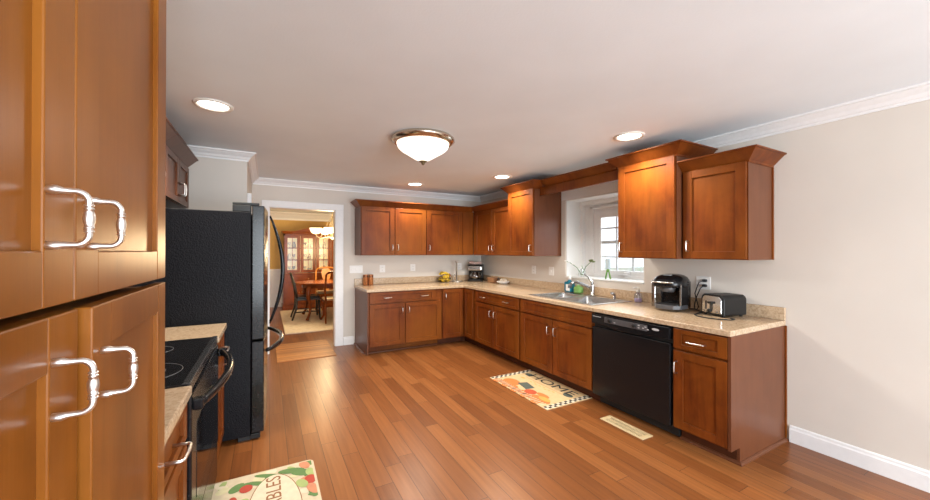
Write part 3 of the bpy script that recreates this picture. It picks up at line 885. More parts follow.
# cabinets above the refrigerator
OF = -4.178
FO = F_left(OF)
def over(label, y0, y1, split, endp):
    t = thing('wall_cabinet', label, 'cabinet', (-4.36, (y0 + y1) / 2, 1.845), 'short wall cabinets over the refrigerator')
    M().box(XL + .003, OF, y0, y1, 1.845, 2.236).build('body', CHS, t)
    d = shaker(FO, y0 + .006, split - .004, 1.851, 2.23, 'door', CHS, t, .06, .05); pull(FO, split - .035, 1.965, d, True, .10, .045, .005)
    d = shaker(FO, split + .004, y1 - .01, 1.851, 2.23, 'door', CHS, t, .06, .05); pull(FO, split + .035, 1.965, d, True, .10, .045, .005)
    M().mold([(OF + .001, y1), (OF + .001, y0)], CAB_CROWN(2.236, .09, .095), 1).build('crown', CHS, t)
over('short two-door wall cabinet right above the refrigerator', -2.335, -1.42, -1.875, True)
over('short wall cabinet left of the one above the refrigerator', -2.95, -2.337, -2.64, True)

# ------------------------------------------------------------------ lamps
def recessed(label, x, y, r=.125):
    t = thing('recessed_light', label, 'ceiling light', (x, y, H - .014), 'recessed ceiling lights')
    M().lathe([(r, .0135), (r, .008), (r * .93, 0), (r * .80, .003), (r * .74, .0135)], (x, y, H - .014), 36, cap=False).build('trim_ring', plain('lamp_trim', (.75, .72, .66), .4, var=.02), t)
    M().lathe([(r * .76, .0), (0, .0)], (x, y, H - .004), 28, cap=False).build('diffuser', LAMP, t)
    d = bpy.data.lights.new('lamp_bulb', 'SPOT'); d.energy = LAMP_W * 4; d.color = WARM; d.spot_size = math.radians(150); d.spot_blend = .7; d.shadow_soft_size = .07
    o = bpy.data.objects.new('lamp_bulb', d); COL.objects.link(o); o.parent = t; o.location = (0, 0, -.03); 
recessed('round recessed ceiling light above the range and refrigerator', -3.82, -2.75, .118)
recessed('round recessed ceiling light in front of the taller cabinet right of window', -.735, -3.69)
recessed('round recessed ceiling light over the back wall cabinets', -1.555, -.66)
recessed('round recessed ceiling light in front of the cabinet left of the window', -.725, -1.735)
dm = thing('dome_ceiling_light', 'flush-mount dome light with frosted glass and bronze rim mid ceiling', 'ceiling light', (-2.282, -2.769, H))
DC = (-2.282, -2.769, H)
M().lathe([(.0, -.001), (.265, -.001), (.278, -.012), (.28, -.03), (.262, -.045), (.25, -.056), (.236, -.06), (.226, -.05)], DC, 48, cap=False).build('rim', plain('brushed_bronze_nickel', (.60, .52, .43), .22, 1), dm)
M().lathe([(.228, -.05), (.228, -.07), (.215, -.095), (.185, -.12), (.15, -.14), (.11, -.165), (.07, -.19), (.03, -.205), (0, -.208)], DC, 48, cap=False).build('glass_bowl', DOMEG, dm)
M().lathe([(0, -.204), (.036, -.206), (.034, -.213), (.014, -.220), (.016, -.230), (.006, -.240), (0, -.243)], DC, 20).build('finial', plain('aged_bronze', (.20, .17, .09), .35, 1), dm)
d = bpy.data.lights.new('dome_bulb', 'SPOT'); d.energy = DOME_W * 3.2; d.color = (1, .96, .89); d.shadow_soft_size = .16; d.spot_size = math.radians(172); d.spot_blend = .5
o = bpy.data.objects.new('dome_bulb', d); COL.objects.link(o); o.parent = dm; o.location = (0, 0, -.27)

# ------------------------------------------------------------------ switch plates and outlets
def plate(F, u, z, w, label, kind, gang=1, cat='outlet'):
    h = .118
    t = thing('wall_plate', label, cat, F.fn(u, 0, z), 'white wall plates above the counters')
    m = M(); F.box(m, u - w / 2, u + w / 2, .0006, .008, z - h / 2, z + h / 2, .003); m.build('cover', PLATE, t)
    for g in range(gang):
        c = u - w / 2 + w * (g + .5) / gang
        m = M()
        if kind == 'outlet':
            for dz in (-.022, .022):
                F.box(m, c - .017, c + .017, .0078, .0095, z + dz - .014, z + dz + .014, .002)
            o = m.build('socket', PLATE, t)
            m = M()
            for dz in (-.022, .022):
                F.box(m, c - .009, c - .006, .0092, .0098, z + dz - .005, z + dz + .006); F.box(m, c + .006, c + .009, .0092, .0098, z + dz - .005, z + dz + .006)
            m.build('slot', SLOT, o)
        else:
            F.box(m, c - .008, c + .008, .0078, .016, z - .016, z + .016, .003); m.build('toggle', PLATE, t)
WB, WR_ = F_back(0), F_right(0)
plate(WB, -2.275, 1.157, .20, 'wide white switch plate on the wall beside the dining doorway', 'switch', 3, 'light switch')
plate(WB, -1.861, 1.157, .09, 'white outlet on the back wall, nearer the doorway', 'outlet')
plate(WB, -1.342, 1.164, .09, 'white outlet on the back wall, left of the fruit bowl', 'outlet')
plate(WB, -.46, 1.17, .09, 'white outlet on the back wall behind the paper towel holder', 'outlet')
plate(WR_, -1.52, 1.165, .09, 'white outlet on the window wall, nearer the corner', 'outlet')
plate(WR_, -1.90, 1.163, .10, 'white switch plate on the wall just left of the window', 'switch', 1, 'light switch')
plate(WR_, -3.91, 1.155, .125, 'white outlet with two black plugs between coffee brewer and toaster', 'outlet')

# ------------------------------------------------------------------ counter appliances
# single-cup brewer
kb = thing('coffee_brewer', 'black single-cup coffee brewer on the counter beside the toaster', 'coffee maker', (-.30, -3.73, .914))
Z0 = .9145
rot = Matrix.Translation((-.255, -3.775, 0)) @ Matrix.Rotation(math.radians(9), 4, 'Z') @ Matrix.Diagonal((1.12, 1.12, 1.02, 1))
def K(m, name, mat, parent=kb, bevel=0): return m.xf(rot).build(name, mat, parent, bevel)
# local frame: front faces -x, width along y; the tank hangs on the +y side
out = [(.13, -.075), (.13, .085), (.03, .095), (.0, .09), (.0, -.115), (.09, -.105)]
K(M().prism(out, lambda p, q, t: (p, q, t), Z0, Z0 + .235, .008), 'housing', BLACK)
K(M().prism([(.005, -.118), (-.10, -.108), (-.10, -.088), (.005, -.088)], lambda p, q, t: (p, q, t), Z0 + .034, Z0 + .225, .006), 'side_panel', BLACK)
bp = [(.0, -.118), (-.11, -.108), (-.15, -.07), (-.162, 0), (-.15, .06), (-.11, .09), (.0, .095)]
K(M().prism(bp, lambda p, q, t: (p, q, t), Z0, Z0 + .036, .004), 'drip_tray', DGREY)
hp = []
for k in range(28):
    a = 2 * PI * k / 28
    hp.append((-.015 + .150 * math.copysign(abs(math.cos(a)) ** .75, math.cos(a)), .118 * math.copysign(abs(math.sin(a)) ** .75, math.sin(a))))
t_ = bmesh.new(); rings = []
for sc, zz in ((.97, .188), (1, .20), (1.0, .225), (.95, .25), (.84, .272), (.66, .287), (.4, .296), (.12, .299)):
    rings.append([t_.verts.new((-.015 + (p + .015) * sc + .03 * (1 - sc), q * sc, Z0 + zz)) for p, q in hp])
t_.faces.new(rings[0]); t_.faces.new(rings[-1])
for A, B in zip(rings, rings[1:]):
    for i in range(len(hp)):
        f = t_.faces.new((A[i], A[(i + 1) % len(hp)], B[(i + 1) % len(hp)], B[i])); f.smooth = True
bmesh.ops.recalc_face_normals(t_, faces=t_.faces[:])
K(M().add(t_), 'lid', BLACK)
K(M().tube([(-.015 + .158 * math.copysign(abs(math.cos(a)) ** .75, math.cos(a)), .124 * math.copysign(abs(math.sin(a)) ** .75, math.sin(a)), Z0 + .232) for a in [PI * (.55 + .62 * k / 16) for k in range(17)]], .0075, 8, flat=(.8, 1)), 'lift_handle', STEEL)
K(M().lathe([(.042, 0), (.05, .02), (.055, .05), (0, .05)], (-.085, -.005, Z0 + .145), 20), 'brew_head', DGREY)
K(M().prism([(-.075, .098), (.08, .092), (.09, .125), (.04, .145), (-.04, .145), (-.085, .125)], lambda p, q, t: (p, q, t), Z0 + .004, Z0 + .222, .006), 'water_tank', glass('smoky_tank', (.52, .52, .53), .08, .78))
K(M().box(-.108, -.098, -.111, -.098, Z0 + .036, Z0 + .215, .002), 'side_trim', STEEL)
K(M().box(-.095, -.02, -.03, .03, Z0 + .280, Z0 + .294, .004), 'button_pad', LGREY)

# toaster, turned on the counter
ts = thing('toaster', 'black and chrome two-slot toaster at the end of the counter', 'toaster', (-.17, -4.18, .914))
rotT = Matrix.Translation((-.185, -4.160, 0)) @ Matrix.Rotation(math.radians(-13), 4, 'Z') @ Matrix.Diagonal((.92, 1.03, 1, 1))
def T(m, name, mat, parent=ts, bevel=0): return m.xf(rotT).build(name, mat, parent, bevel)
hw = .098
prof = [(-hw, .014), (hw, .014), (hw, .14), (hw - .008, .162), (hw - .026, .176), (-hw + .026, .176), (-hw + .008, .162), (-hw, .14)]
T(M().prism(prof, lambda p, q, t: (t, p, Z0 + q), -.125, .135, .006), 'shell', BLACKM)
pr2 = [(p * .84, .024 + (q - .014) * .86) for p, q in prof]
T(M().prism(pr2, lambda p, q, t: (t, p, Z0 + q), -.136, -.124, .004), 'front_plate', CHROME)
T(M().box(-.139, -.135, -.012, .012, Z0 + .05, Z0 + .12).box(-.139, -.135, .04, .052, Z0 + .05, Z0 + .12), 'lever_slot', SLOT)
T(M().box(-.160, -.137, -.020, .020, Z0 + .10, Z0 + .118, .005), 'lever', BLACKM)
T(M().lathe([(.017, 0), (.015, -.014), (0, -.016)], (-.136, .015, Z0 + .042), 18, 'x'), 'dial', BLACKM)
T(M().box(-.139, -.135, -.055, -.04, Z0 + .035, Z0 + .042).box(-.139, -.135, .055, .07, Z0 + .035, Z0 + .042), 'button', DGREY)
T(M().box(-.09, .11, -.052, -.02, Z0 + .1745, Z0 + .1778).box(-.09, .11, .02, .052, Z0 + .1745, Z0 + .1778), 'bread_slot', SLOT)
T(M().box(-.10, .12, -.062, .062, Z0 + .173, Z0 + .1756, .002), 'top_plate', STEEL)
m = M()
for a in (-.1, .1):
    for b_ in (-.075, .075): m.lathe([(.012, 0), (.012, .02)], (a, b_, Z0 + .0003), 10)
T(m, 'foot', BLKSAT)
# cords with plugs
cr = thing('power_cord', 'black cord from the wall outlet curling in front of the toaster', 'cord', (-.2, -4.0, Z0))
M().box(-.042, -.010, -3.948, -3.916, 1.12, 1.145, .006).build('plug', BLKSAT, cr)
M().tube([(-.04, -3.93, 1.132), (-.07, -3.92, 1.11), (-.085, -3.895, 1.03), (-.10, -3.885, .96), (-.12, -3.90, .922), (-.16, -3.96, .9195), (-.20, -4.015, .9195), (-.29, -4.02, .9195), (-.38, -4.04, .9195), (-.44, -4.10, .9195), (-.46, -4.19, .9195), (-.44, -4.27, .9195), (-.39, -4.315, .9195), (-.33, -4.31, .9195), (-.31, -4.27, .9195)], .0045, 8).build('cable', BLKSAT, cr)
cr = thing('power_cord', 'black cord from the wall outlet to the coffee brewer', 'cord', (-.1, -3.9, Z0))
M().box(-.042, -.010, -3.948, -3.916, 1.165, 1.19, .006).build('plug', BLKSAT, cr)
M().tube([(-.04, -3.932, 1.177), (-.06, -3.90, 1.16), (-.075, -3.875, 1.06), (-.085, -3.90, .985), (-.09, -3.915, .945), (-.085, -3.90, .920), (-.10, -3.87, .9195), (-.125, -3.85, .9195)], .0045, 8).build('cable', BLKSAT, cr)

# drip coffee maker in the corner
cm = thing('drip_coffee_maker', 'black drip coffee maker in the back corner of the counter', 'coffee maker', (-.20, -.17, .914))
cx_, cy_ = -.245, -.225
rotC = Matrix.Translation((cx_, cy_, 0)) @ Matrix.Rotation(math.radians(52), 4, 'Z') @ Matrix.Diagonal((1.15, 1.28, 1, 1))
def CM(m, name, mat, parent=cm): return m.xf(rotC).build(name, mat, parent)
CM(M().box(-.13, .11, -.10, .10, Z0, Z0 + .035, .01), 'base', BLACKM)
CM(M().box(.03, .11, -.10, .10, Z0 + .035, Z0 + .27, .008), 'water_tank', BLACKM)
CM(M().box(-.12, .035, -.098, .098, Z0 + .185, Z0 + .275, .02, 3), 'filter_basket', STEEL)
CM(M().box(-.125, .11, -.10, .10, Z0 + .275, Z0 + .292, .006), 'lid', BLACKM)
CM(M().lathe([(.05, 0), (.078, .02), (.08, .06), (.055, .11), (.05, .135)], (-.05, 0, Z0 + .036), 24, cap=False), 'carafe', glass('carafe_glass', (.35, .33, .32), .03, .7))
CM(M().lathe([(.056, 0), (.056, .012), (.02, .016), (0, .016)], (-.05, 0, Z0 + .163), 20).tube([(-.08, -.05, Z0 + .16), (-.12, -.09, Z0 + .15), (-.12, -.09, Z0 + .07), (-.09, -.06, Z0 + .05)], .01), 'carafe_handle', BLACKM)
fp = M()
fp.lathe([(0, 0), (.055, 0), (.085, .02), (.09, .032), (.06, .04), (0, .038)], (cx_ - .03, cy_ - .02, Z0 + .2925), 14)
fp.ball((cx_ - .06, cy_ + .03, Z0 + .325), .05, (1.2, 1, .6), 10).ball((cx_ + .04, cy_ - .05, Z0 + .32), .045, (1.2, 1, .6), 10)
fo = fp.build('filter_packet', plain('pale_pink_paper', (.72, .50, .44), .7)); props(fo, 'pale pink packet of filters lying on the drip coffee maker', 'packet')

# paper towel holder
pt = thing('paper_towel_holder', 'empty chrome paper towel holder left of the drip coffee maker', 'holder', (-.62, -.20, .914))
px_, py_ = -.62, -.21
M().lathe([(0, 0), (.095, 0), (.10, .008), (.09, .014), (.02, .02), (0, .02)], (px_, py_, Z0), 28).build('base', BRUSHED, pt)
M().lathe([(.012, 0), (.012, .32), (.03, .324), (.032, .336), (.012, .342), (0, .344)], (px_, py_, Z0 + .018), 14).build('pole', BRUSHED, pt)
M().tube([(px_ - .05, py_, Z0 + .015), (px_ - .052, py_, Z0 + .10), (px_ - .04, py_, Z0 + .13)], .005).build('tension_arm', STEEL, pt)

# fruit bowl with its fruit
fb = thing('fruit_bowl', 'dark wire fruit bowl full of yellow fruit on the back counter', 'bowl', (-.84, -.2, .914))
bx_, by_ = -.845, -.19
m = M()
for k, (r_, h_) in enumerate(((.06, .006), (.095, .035), (.115, .07))):
    m.tube([(bx_ + r_ * math.cos(2 * PI * q / 28), by_ + r_ * math.sin(2 * PI * q / 28), Z0 + h_) for q in range(28)], .004, 6, True)
for q in range(14):
    a = 2 * PI * q / 14
    m.tube([(bx_ + r_ * math.cos(a), by_ + r_ * math.sin(a), Z0 + h_) for r_, h_ in ((.06, .006), (.095, .035), (.115, .07))], .0028, 6)
m.lathe([(0, 0), (.06, 0), (.06, .005), (0, .005)], (bx_, by_, Z0), 20)
m.build('basket', plain('dark_wire', (.05, .04, .03), .4, .6), fb)
LEM = plain('lemon_skin', (.62, .40, .02), .45, var=.12)
BAN = plain('banana_skin', (.66, .45, .04), .5, var=.12)
APP = plain('red_apple_skin', (.28, .05, .02), .35, var=.2)
for i, (dx, dy, dz, what) in enumerate(((-.045, -.05, .045, 'lower left front'), (.03, -.06, .043, 'lower middle front'), (.065, .01, .05, 'right side'), (-.06, .03, .05, 'left side'), (0, -.005, .045, 'middle of the bowl'), (-.01, -.045, .092, 'upper front'), (.045, -.02, .098, 'upper right'))):
    o = M().ball((bx_ + dx, by_ + dy, Z0 + dz), .034, (1.2, 1, 1), 12).build('lemon', LEM)
    props(o, 'yellow lemon in the wire fruit bowl', 'fruit', 'lemons in the fruit bowl')
bn = thing('bananas', 'bunch of ripe bananas lying on top of the fruit bowl', 'fruit', (bx_, by_, Z0 + .1))
for i in range(4):
    pts = [(bx_ - .085 + .17 * s_, by_ - .04 + .027 * i, Z0 + .105 + .055 * math.sin(PI * (s_ * .8 + .15))) for s_ in [q / 8 for q in range(9)]]
    M().tube(pts, [.006, .014, .019, .021, .021, .020, .017, .012, .005], 8).build('banana', BAN, bn)
o = M().ball((bx_ + .085, by_ + .0, Z0 + .115), .036, (1, 1, .95), 14).build('apple', APP); props(o, 'dark red apple on the right of the fruit bowl', 'fruit')

# copper cups
COP = plain('hammered_copper', (.62, .27, .11), .3, .7, .25, 60)
for dx, dy, w in ((-2.150, -.10, 'left'), (-2.074, -.12, 'right')):
    t = thing('copper_cup', 'copper cup on the counter end by the doorway, %s one of two' % w, 'cup', (dx, dy, .914), 'copper cups on the back counter')
    M().lathe([(0, 0), (.034, 0), (.037, .004), (.037, .155), (.039, .160), (.034, .160), (.033, .01), (0, .008)], (dx, dy, Z0), 22).build('cup_body', COP, t)
    M().lathe([(.0382, .0), (.0382, .03)], (dx, dy, Z0 + .12), 22, cap=False).build('band', plain('dark_copper', (.20, .08, .04), .35, .7), t)
# small wooden box and white dish on the right run near the corner
wb = thing('wooden_box', 'small brown wooden box with dark handle right of the drip coffee maker', 'box', (-.12, -.62, .914))
M().box(-.19, -.05, -.72, -.52, Z0, Z0 + .085, .008).build('box_body', plain('brown_cork_wood', (.34, .17, .08), .6), wb)
M().tube([(-.12, -.72, Z0 + .05), (-.13, -.77, Z0 + .085), (-.13, -.80, Z0 + .06), (-.13, -.78, Z0 + .02)], .009).build('handle', DGREY, wb)
wd = thing('white_dish', 'white dish heaped with pale food near the counter corner', 'dish', (-.17, -.86, .914))
M().lathe([(0, 0), (.06, 0), (.10, .03), (.105, .045), (.098, .045), (.055, .008), (0, .006)], (-.15, -.93, Z0), 24).build('bowl', PLATE, wd)
m = M()
for q in range(9):
    m.ball((-.15 + random.uniform(-.05, .05), -.93 + random.uniform(-.05, .05), Z0 + .05 + random.uniform(0, .012)), .028, (1, 1, .8), 10)
m.build('contents', plain('cream_food', (.72, .62, .50), .6), wd)

# ------------------------------------------------------------------ floor things
def flat(m, poly, z): m.face([(x, y, z) for x, y in poly])
# pumpkin mat by the sink; its top edge faces the cabinets (+x), text runs toward -y
X0, X1, Y0, Y1 = -1.27, -.69, -3.245, -2.285
MC = [plain('mat_cream', (.66, .47, .25), .8), plain('mat_black', (.035, .030, .026), .8), plain('mat_orange', (.62, .20, .05), .8), plain('mat_red', (.50, .085, .03), .8), plain('mat_slate', (.09, .11, .09), .8), plain('mat_gold', (.66, .36, .08), .8), plain('mat_white', (.70, .62, .48), .8)]
m = M().box(X0, X1, Y0, Y1, .0005, .008, .003)
def mp(a, b): return (X0 + (X1 - X0) * b, Y1 + (Y0 - Y1) * a)      # a: along text 0..1, b: up 0..1
def q4(a0, a1, b0, b1, z=.0085): flat(m, [mp(a0, b0), mp(a1, b0), mp(a1, b1), mp(a0, b1)][::-1], z)
m.mi = 6; q4(0.005, .07, .01, .99, .0083); q4(.93, .995, .01, .99, .0083)
m.mi = 1
for side in (0, 1):
    for k in range(18):
        b0 = .02 + k * .054
        for row in (0, 1):
            if (k + row) % 2: continue
            a0 = (.008 if side == 0 else .932) + row * .03
            q4(a0, a0 + .03, b0, b0 + .054, .0086)
def disc(a, b, ra, rb, z=.0085, n=18, a0=0, a1=2 * PI):
    flat(m, [mp(a + ra * math.cos(a0 + (a1 - a0) * k / n), b + rb * math.sin(a0 + (a1 - a0) * k / n)) for k in range(n)], z)
m.mi = 2
for k in range(9): disc(.12 + .085 * k, .06 + .05 * (k % 2), .06, .09, .0084)
disc(.24, .24, .12, .14, .0085); disc(.78, .18, .13, .10, .0085)
m.mi = 6
for k in range(24): q4(.08 + k * .035, .088 + k * .035, .02, .14, .0087)
m.mi = 4; flat(m, [mp(.30, .30), mp(.50, .24), mp(.52, .42), mp(.34, .48)][::-1], .0089)
disc(.155, .78, .06, .07, .0085); disc(.84, .70, .06, .07, .0085)
m.mi = 3; disc(.58, .24, .075, .10, .0090)
m.mi = 2; disc(.72, .32, .09, .06, .0091)
m.mi = 5; disc(.80, .24, .08, .06, .0092); disc(.2, .56, .03, .03, .0085)
for k in range(8): disc(.35 + .05 * k, .56 + .025 * math.sin(k * 2.1), .022, .012, .0086, 8)
m.mi = 2; q4(.2, .8, .635, .645, .0085); q4(.14, .86, .945, .955, .0085)
m.mi = 1
c_ = mp(.52, .80)
m.text('HOME', .25, Matrix(((0, 1, 0, c_[0]), (-1, 0, 0, c_[1]), (0, 0, 1, .0088), (0, 0, 0, 1))) @ Matrix.Diagonal((.98, .66, 1, 1)))
o = m.build('kitchen_mat', MC); props(o, 'cream autumn mat lettered HOME with pumpkins and checked ends, by the sink', 'mat')
# vegetable mat in front of the range
X0, X1, Y0, Y1 = -3.79, -3.212, -4.03, -3.066
VC = [plain('mat_ivory', (.62, .52, .36), .8), plain('veg_green', (.12, .22, .07), .8), plain('veg_light_green', (.36, .44, .16), .8), plain('veg_red', (.45, .06, .035), .8), plain('veg_orange', (.58, .24, .13), .8), plain('letter_brown', (.30, .13, .05), .8), plain('mat_pale', (.72, .62, .45), .8), plain('veg_cream', (.66, .60, .36), .8)]
cr_ = .035
rc = [(cx + cr_ * math.cos(a0 + PI / 2 * k / 5), cy + cr_ * math.sin(a0 + PI / 2 * k / 5)) for cx, cy, a0 in ((X1 - cr_, Y1 - cr_, 0), (X0 + cr_, Y1 - cr_, PI / 2), (X0 + cr_, Y0 + cr_, PI), (X1 - cr_, Y0 + cr_, 1.5 * PI)) for k in range(6)]
m = M().prism(rc, lambda p, q, t: (p, q, t), .0005, .008)
def wp(x, y): return (x, y)
def blob(x, y, rx, ry, ang, mi, z, n=16):
    m.mi = mi
    ca, sa = math.cos(ang), math.sin(ang)
    pts = []
    for k in range(n):
        a = 2 * PI * k / n; px, py = rx * math.cos(a), ry * math.sin(a)
        X = min(max(x + px * ca - py * sa, X0 + .014), X1 - .014); Y = min(max(y + px * sa + py * ca, Y0 + .014), Y1 - .014)
        pts.append((X, Y))
    flat(m, pts, z)
zz = .0083
random.seed(11)
spec = []
for k in range(150):
    x = random.uniform(X0 + .03, X1 - .03); y = random.uniform(Y0 + .03, Y1 - .03)
    if ((x + 3.45) / .16) ** 2 + ((y + 3.50) / .36) ** 2 < 1: continue
    mi = random.choice([1, 1, 2, 2, 3, 4, 7, 6, 7])
    spec.append((x, y, random.uniform(.015, .035), random.uniform(.03, .07), random.uniform(0, 3.1), mi))
spec += [(-3.27, -3.12, .03, .05, .3, 4), (-3.29, -3.20, .035, .07, 1.1, 1), (-3.35, -3.15, .03, .08, 1.3, 1), (-3.24, -3.22, .03, .05, .2, 2), (-3.25, -3.30, .035, .05, 0, 3), (-3.245, -3.40, .03, .06, .3, 4), (-3.30, -3.32, .03, .05, .4, 2), (-3.60, -3.22, .035, .04, 0, 3), (-3.53, -3.20, .02, .07, 1.0, 1), (-3.48, -3.14, .02, .09, 1.1, 1)]
for i, s_ in enumerate(spec): blob(*s_, .0083 + i * .00002)
blob(-3.45, -3.50, .14, .36, 0, 5, .0101, 40); blob(-3.45, -3.50, .135, .353, 0, 6, .0103, 40)
m.mi = 5
m.text('VEGETABLES', .145, Matrix(((0, -1, 0, -3.45), (1, 0, 0, -3.50), (0, 0, 1, .0107), (0, 0, 0, 1))) @ Matrix.Diagonal((.82, .80, 1, 1)))
o = m.build('kitchen_mat', VC); props(o, 'ivory mat printed with vegetables on the floor before the range', 'mat')
# floor register
fv = thing('floor_vent', 'beige metal floor register in front of the dishwasher', 'vent', (-.915, -3.785, 0))
m = M()
m.slab([-.978, -.955, -.873, -.850], [-3.99, -3.955, -3.62, -3.585], lambda i, j: not (i == 1 and j == 1), lambda u, v, t: (u, v, t), .0005, .006)
BEI = plain('beige_enamel', (.60, .46, .26), .45)
m.build('frame', BEI, fv, bevel=.002)
m = M()
for k in range(26):
    y = -3.95 + k * .0131; m.box(-.955, -.873, y, y + .006, .0008, .0045)
m.box(-.917, -.911, -3.955, -3.62, .0008, .0047)
m.build('louvre', BEI, fv)
M().box(-.955, -.873, -3.955, -3.62, .0002, .0007).build('duct', SLOT, fv)
# bamboo mat in the doorway
def bamboo():
    t = NT('bamboo_slats')
    c = t.n('ShaderNodeTexCoord'); sp_ = t.n('ShaderNodeSeparateXYZ'); t.l(c.outputs['Object'], sp_.inputs[0])
    y = t.math('DIVIDE', sp_.outputs['Y'], .034); w = t.n('ShaderNodeTexWhiteNoise', noise_dimensions='1D'); t.l(t.math('FLOOR', y), w.inputs['W'])
    fr_ = t.math('FRACT', y); seam = t.math('LESS_THAN', fr_, .12)
    nz = t.noise(t.coord((6, 40, 1)), 2, 4)
    col = t.ramp(t.math('ADD', t.math('MULTIPLY', w.outputs['Value'], .6), t.math('MULTIPLY', nz, .4)), [(.15, (.36, .12, .025)), (.85, (.66, .29, .075))])
    t.set(Base_Color=t.mix(t.math('MULTIPLY', seam, .6), col, (.12, .04, .015)), Roughness=.45)
    return t.m
m = M()
for k in range(29):
    y = -.535 + k * .0345; m.box(-3.375, -2.645, y, y + .031, .0005, .010, .003)
o = m.build('bamboo_mat', bamboo()); props(o, 'orange-brown bamboo slat mat lying in the dining doorway', 'mat')

# ------------------------------------------------------------------ dining room
RUG = NT('cream_rug')
nz = RUG.noise(RUG.coord(), 7, 5, .6); n2 = RUG.noise(RUG.coord(), 140, 2)
RUG.set(Base_Color=RUG.ramp(nz, [(.35, (.62, .51, .38)), (.5, (.76, .67, .54)), (.65, (.68, .57, .43))]), Roughness=.9); RUG.bump(n2, .5, .004)
o = M().box(-3.215, -.9, 1.19, 3.9, .0005, .014, .004).build('dining_rug', RUG.m); props(o, 'cream area rug under the dining table', 'rug')

ht = thing('china_hutch', 'tall cherry china hutch with lit glass doors in the dining room', 'hutch', (-2.39, 4.45, 0))
hx0, hx1, hy = -3.12, -1.66, 4.22
M().box(hx0 - .02, hx1 + .02, hy - .12, YD - .05, .10, .86, .004).box(hx0 - .045, hx1 + .045, hy - .145, YD - .05, .86, .89, .006).box(hx0 - .04, hx1 + .04, hy - .14, YD - .05, .001, .10, .006).build('base_body', DINW, ht)
FH = F_back(hy - .12)
for k in range(4):
    u0 = hx0 + .365 * k; d = shaker(FH, u0 + .01, u0 + .355, .14, .64, 'door', DINW, ht, .05, .05)
    M().ball(FH.fn(u0 + (.33 if k % 2 == 0 else .03), .03, .42), .014, (1, 1, 1), 10).build('knob', plain('brass', (.6, .42, .15), .3, 1), d)
    d = shaker(FH, u0 + .01, u0 + .355, .67, .83, 'drawer', DINW, ht, .04, .03)
    M().ball(FH.fn(u0 + .18, .03, .75), .014, (1, 1, 1), 10).build('knob', plain('brass_knob', (.6, .42, .15), .3, 1), d)
m = M().box(hx0, hx0 + .03, hy, YD - .05, .89, 1.86).box(hx1 - .03, hx1, hy, YD - .05, .89, 1.86).box(hx0, hx1, YD - .07, YD - .05, .89, 1.86).box(hx0, hx1, hy, YD - .05, 1.83, 1.86)
m.build('upper_case', DINW, ht)
m = M().box(hx0 + .03, hx1 - .03, YD - .08, YD - .071, .90, 1.83)
m.build('lit_back', LITG, ht)
for z in (1.2, 1.5):
    M().box(hx0 + .03, hx1 - .03, hy + .03, YD - .08, z, z + .012).build('shelf', DINW, ht)
FHU = F_back(hy)
for k in range(4):
    u0 = hx0 + .365 * k
    m = M(); F = FHU
    F.box(m, u0 + .004, u0 + .075, .001, .025, .90, 1.83, .004); F.box(m, u0 + .29, u0 + .361, .001, .025, .90, 1.83, .004)
    F.box(m, u0 + .05, u0 + .315, .001, .024, .90, .965, .004); F.box(m, u0 + .05, u0 + .315, .001, .024, 1.765, 1.83, .004)
    F.box(m, u0 + .178, u0 + .187, .008, .018, .96, 1.77); F.box(m, u0 + .07, u0 + .30, .008, .018, 1.22, 1.229); F.box(m, u0 + .07, u0 + .30, .008, .018, 1.52, 1.529)
    d = m.build('door', DINW, ht)
    m = M(); F.box(m, u0 + .05, u0 + .315, .008, .012, .96, 1.77); m.build('pane', PANE, d)
m = M().mold([(hx0, YD - .05), (hx0, hy - .02), (hx1, hy - .02), (hx1, YD - .05)], [(0, 1.862), (.01, 1.862), (.05, 1.91), (.06, 1.93), (0, 1.93)], -1)
hc = (hx0 + hx1) / 2
n = 20
arch = [(hc + (-.55 + 1.1 * k / n), 1.93 + .11 * math.cos(PI * (k / n - .5)) ** 1.5 if 0 < k < n else 1.93) for k in range(n + 1)]
m.prism(arch + [(hc + .55, 1.88), (hc - .55, 1.88)], lambda p, q, t: (p, t, q), hy - .06, hy + .02)
m.box(hx0, hx1, hy - .02, YD - .05, 1.8605, 1.90)
m.build('pediment', DINW, ht)
# crockery on the hutch shelves
CHI = plain('china_white', (.70, .67, .60), .3); DARKG = plain('dark_crockery', (.22, .15, .11), .35)
for k in range(4):
    for s_, zb in ((0, .901), (1, 1.2125), (2, 1.5125)):
        for j in range(2):
            x = hx0 + .13 + .365 * k + .105 * j; y = 4.44 + .05 * j
            mat = random.choice([CHI, CHI, CHI, DARKG])
            pr_ = random.choice([[(0, 0), (.03, 0), (.045, .05), (.05, .10), (.042, .10), (0, .01)], [(0, 0), (.03, 0), (.008, .02), (.008, .07), (.035, .11), (.038, .15), (.03, .15), (0, .08)], [(0, 0), (.04, 0), (.055, .06), (.03, .14), (.025, .17), (0, .17)]])
            o = M().lathe(pr_, (x, y, zb), 12).build('china_piece', mat)
            props(o, 'piece of china on a glass-fronted hutch shelf', 'crockery', 'crockery in the china hutch')

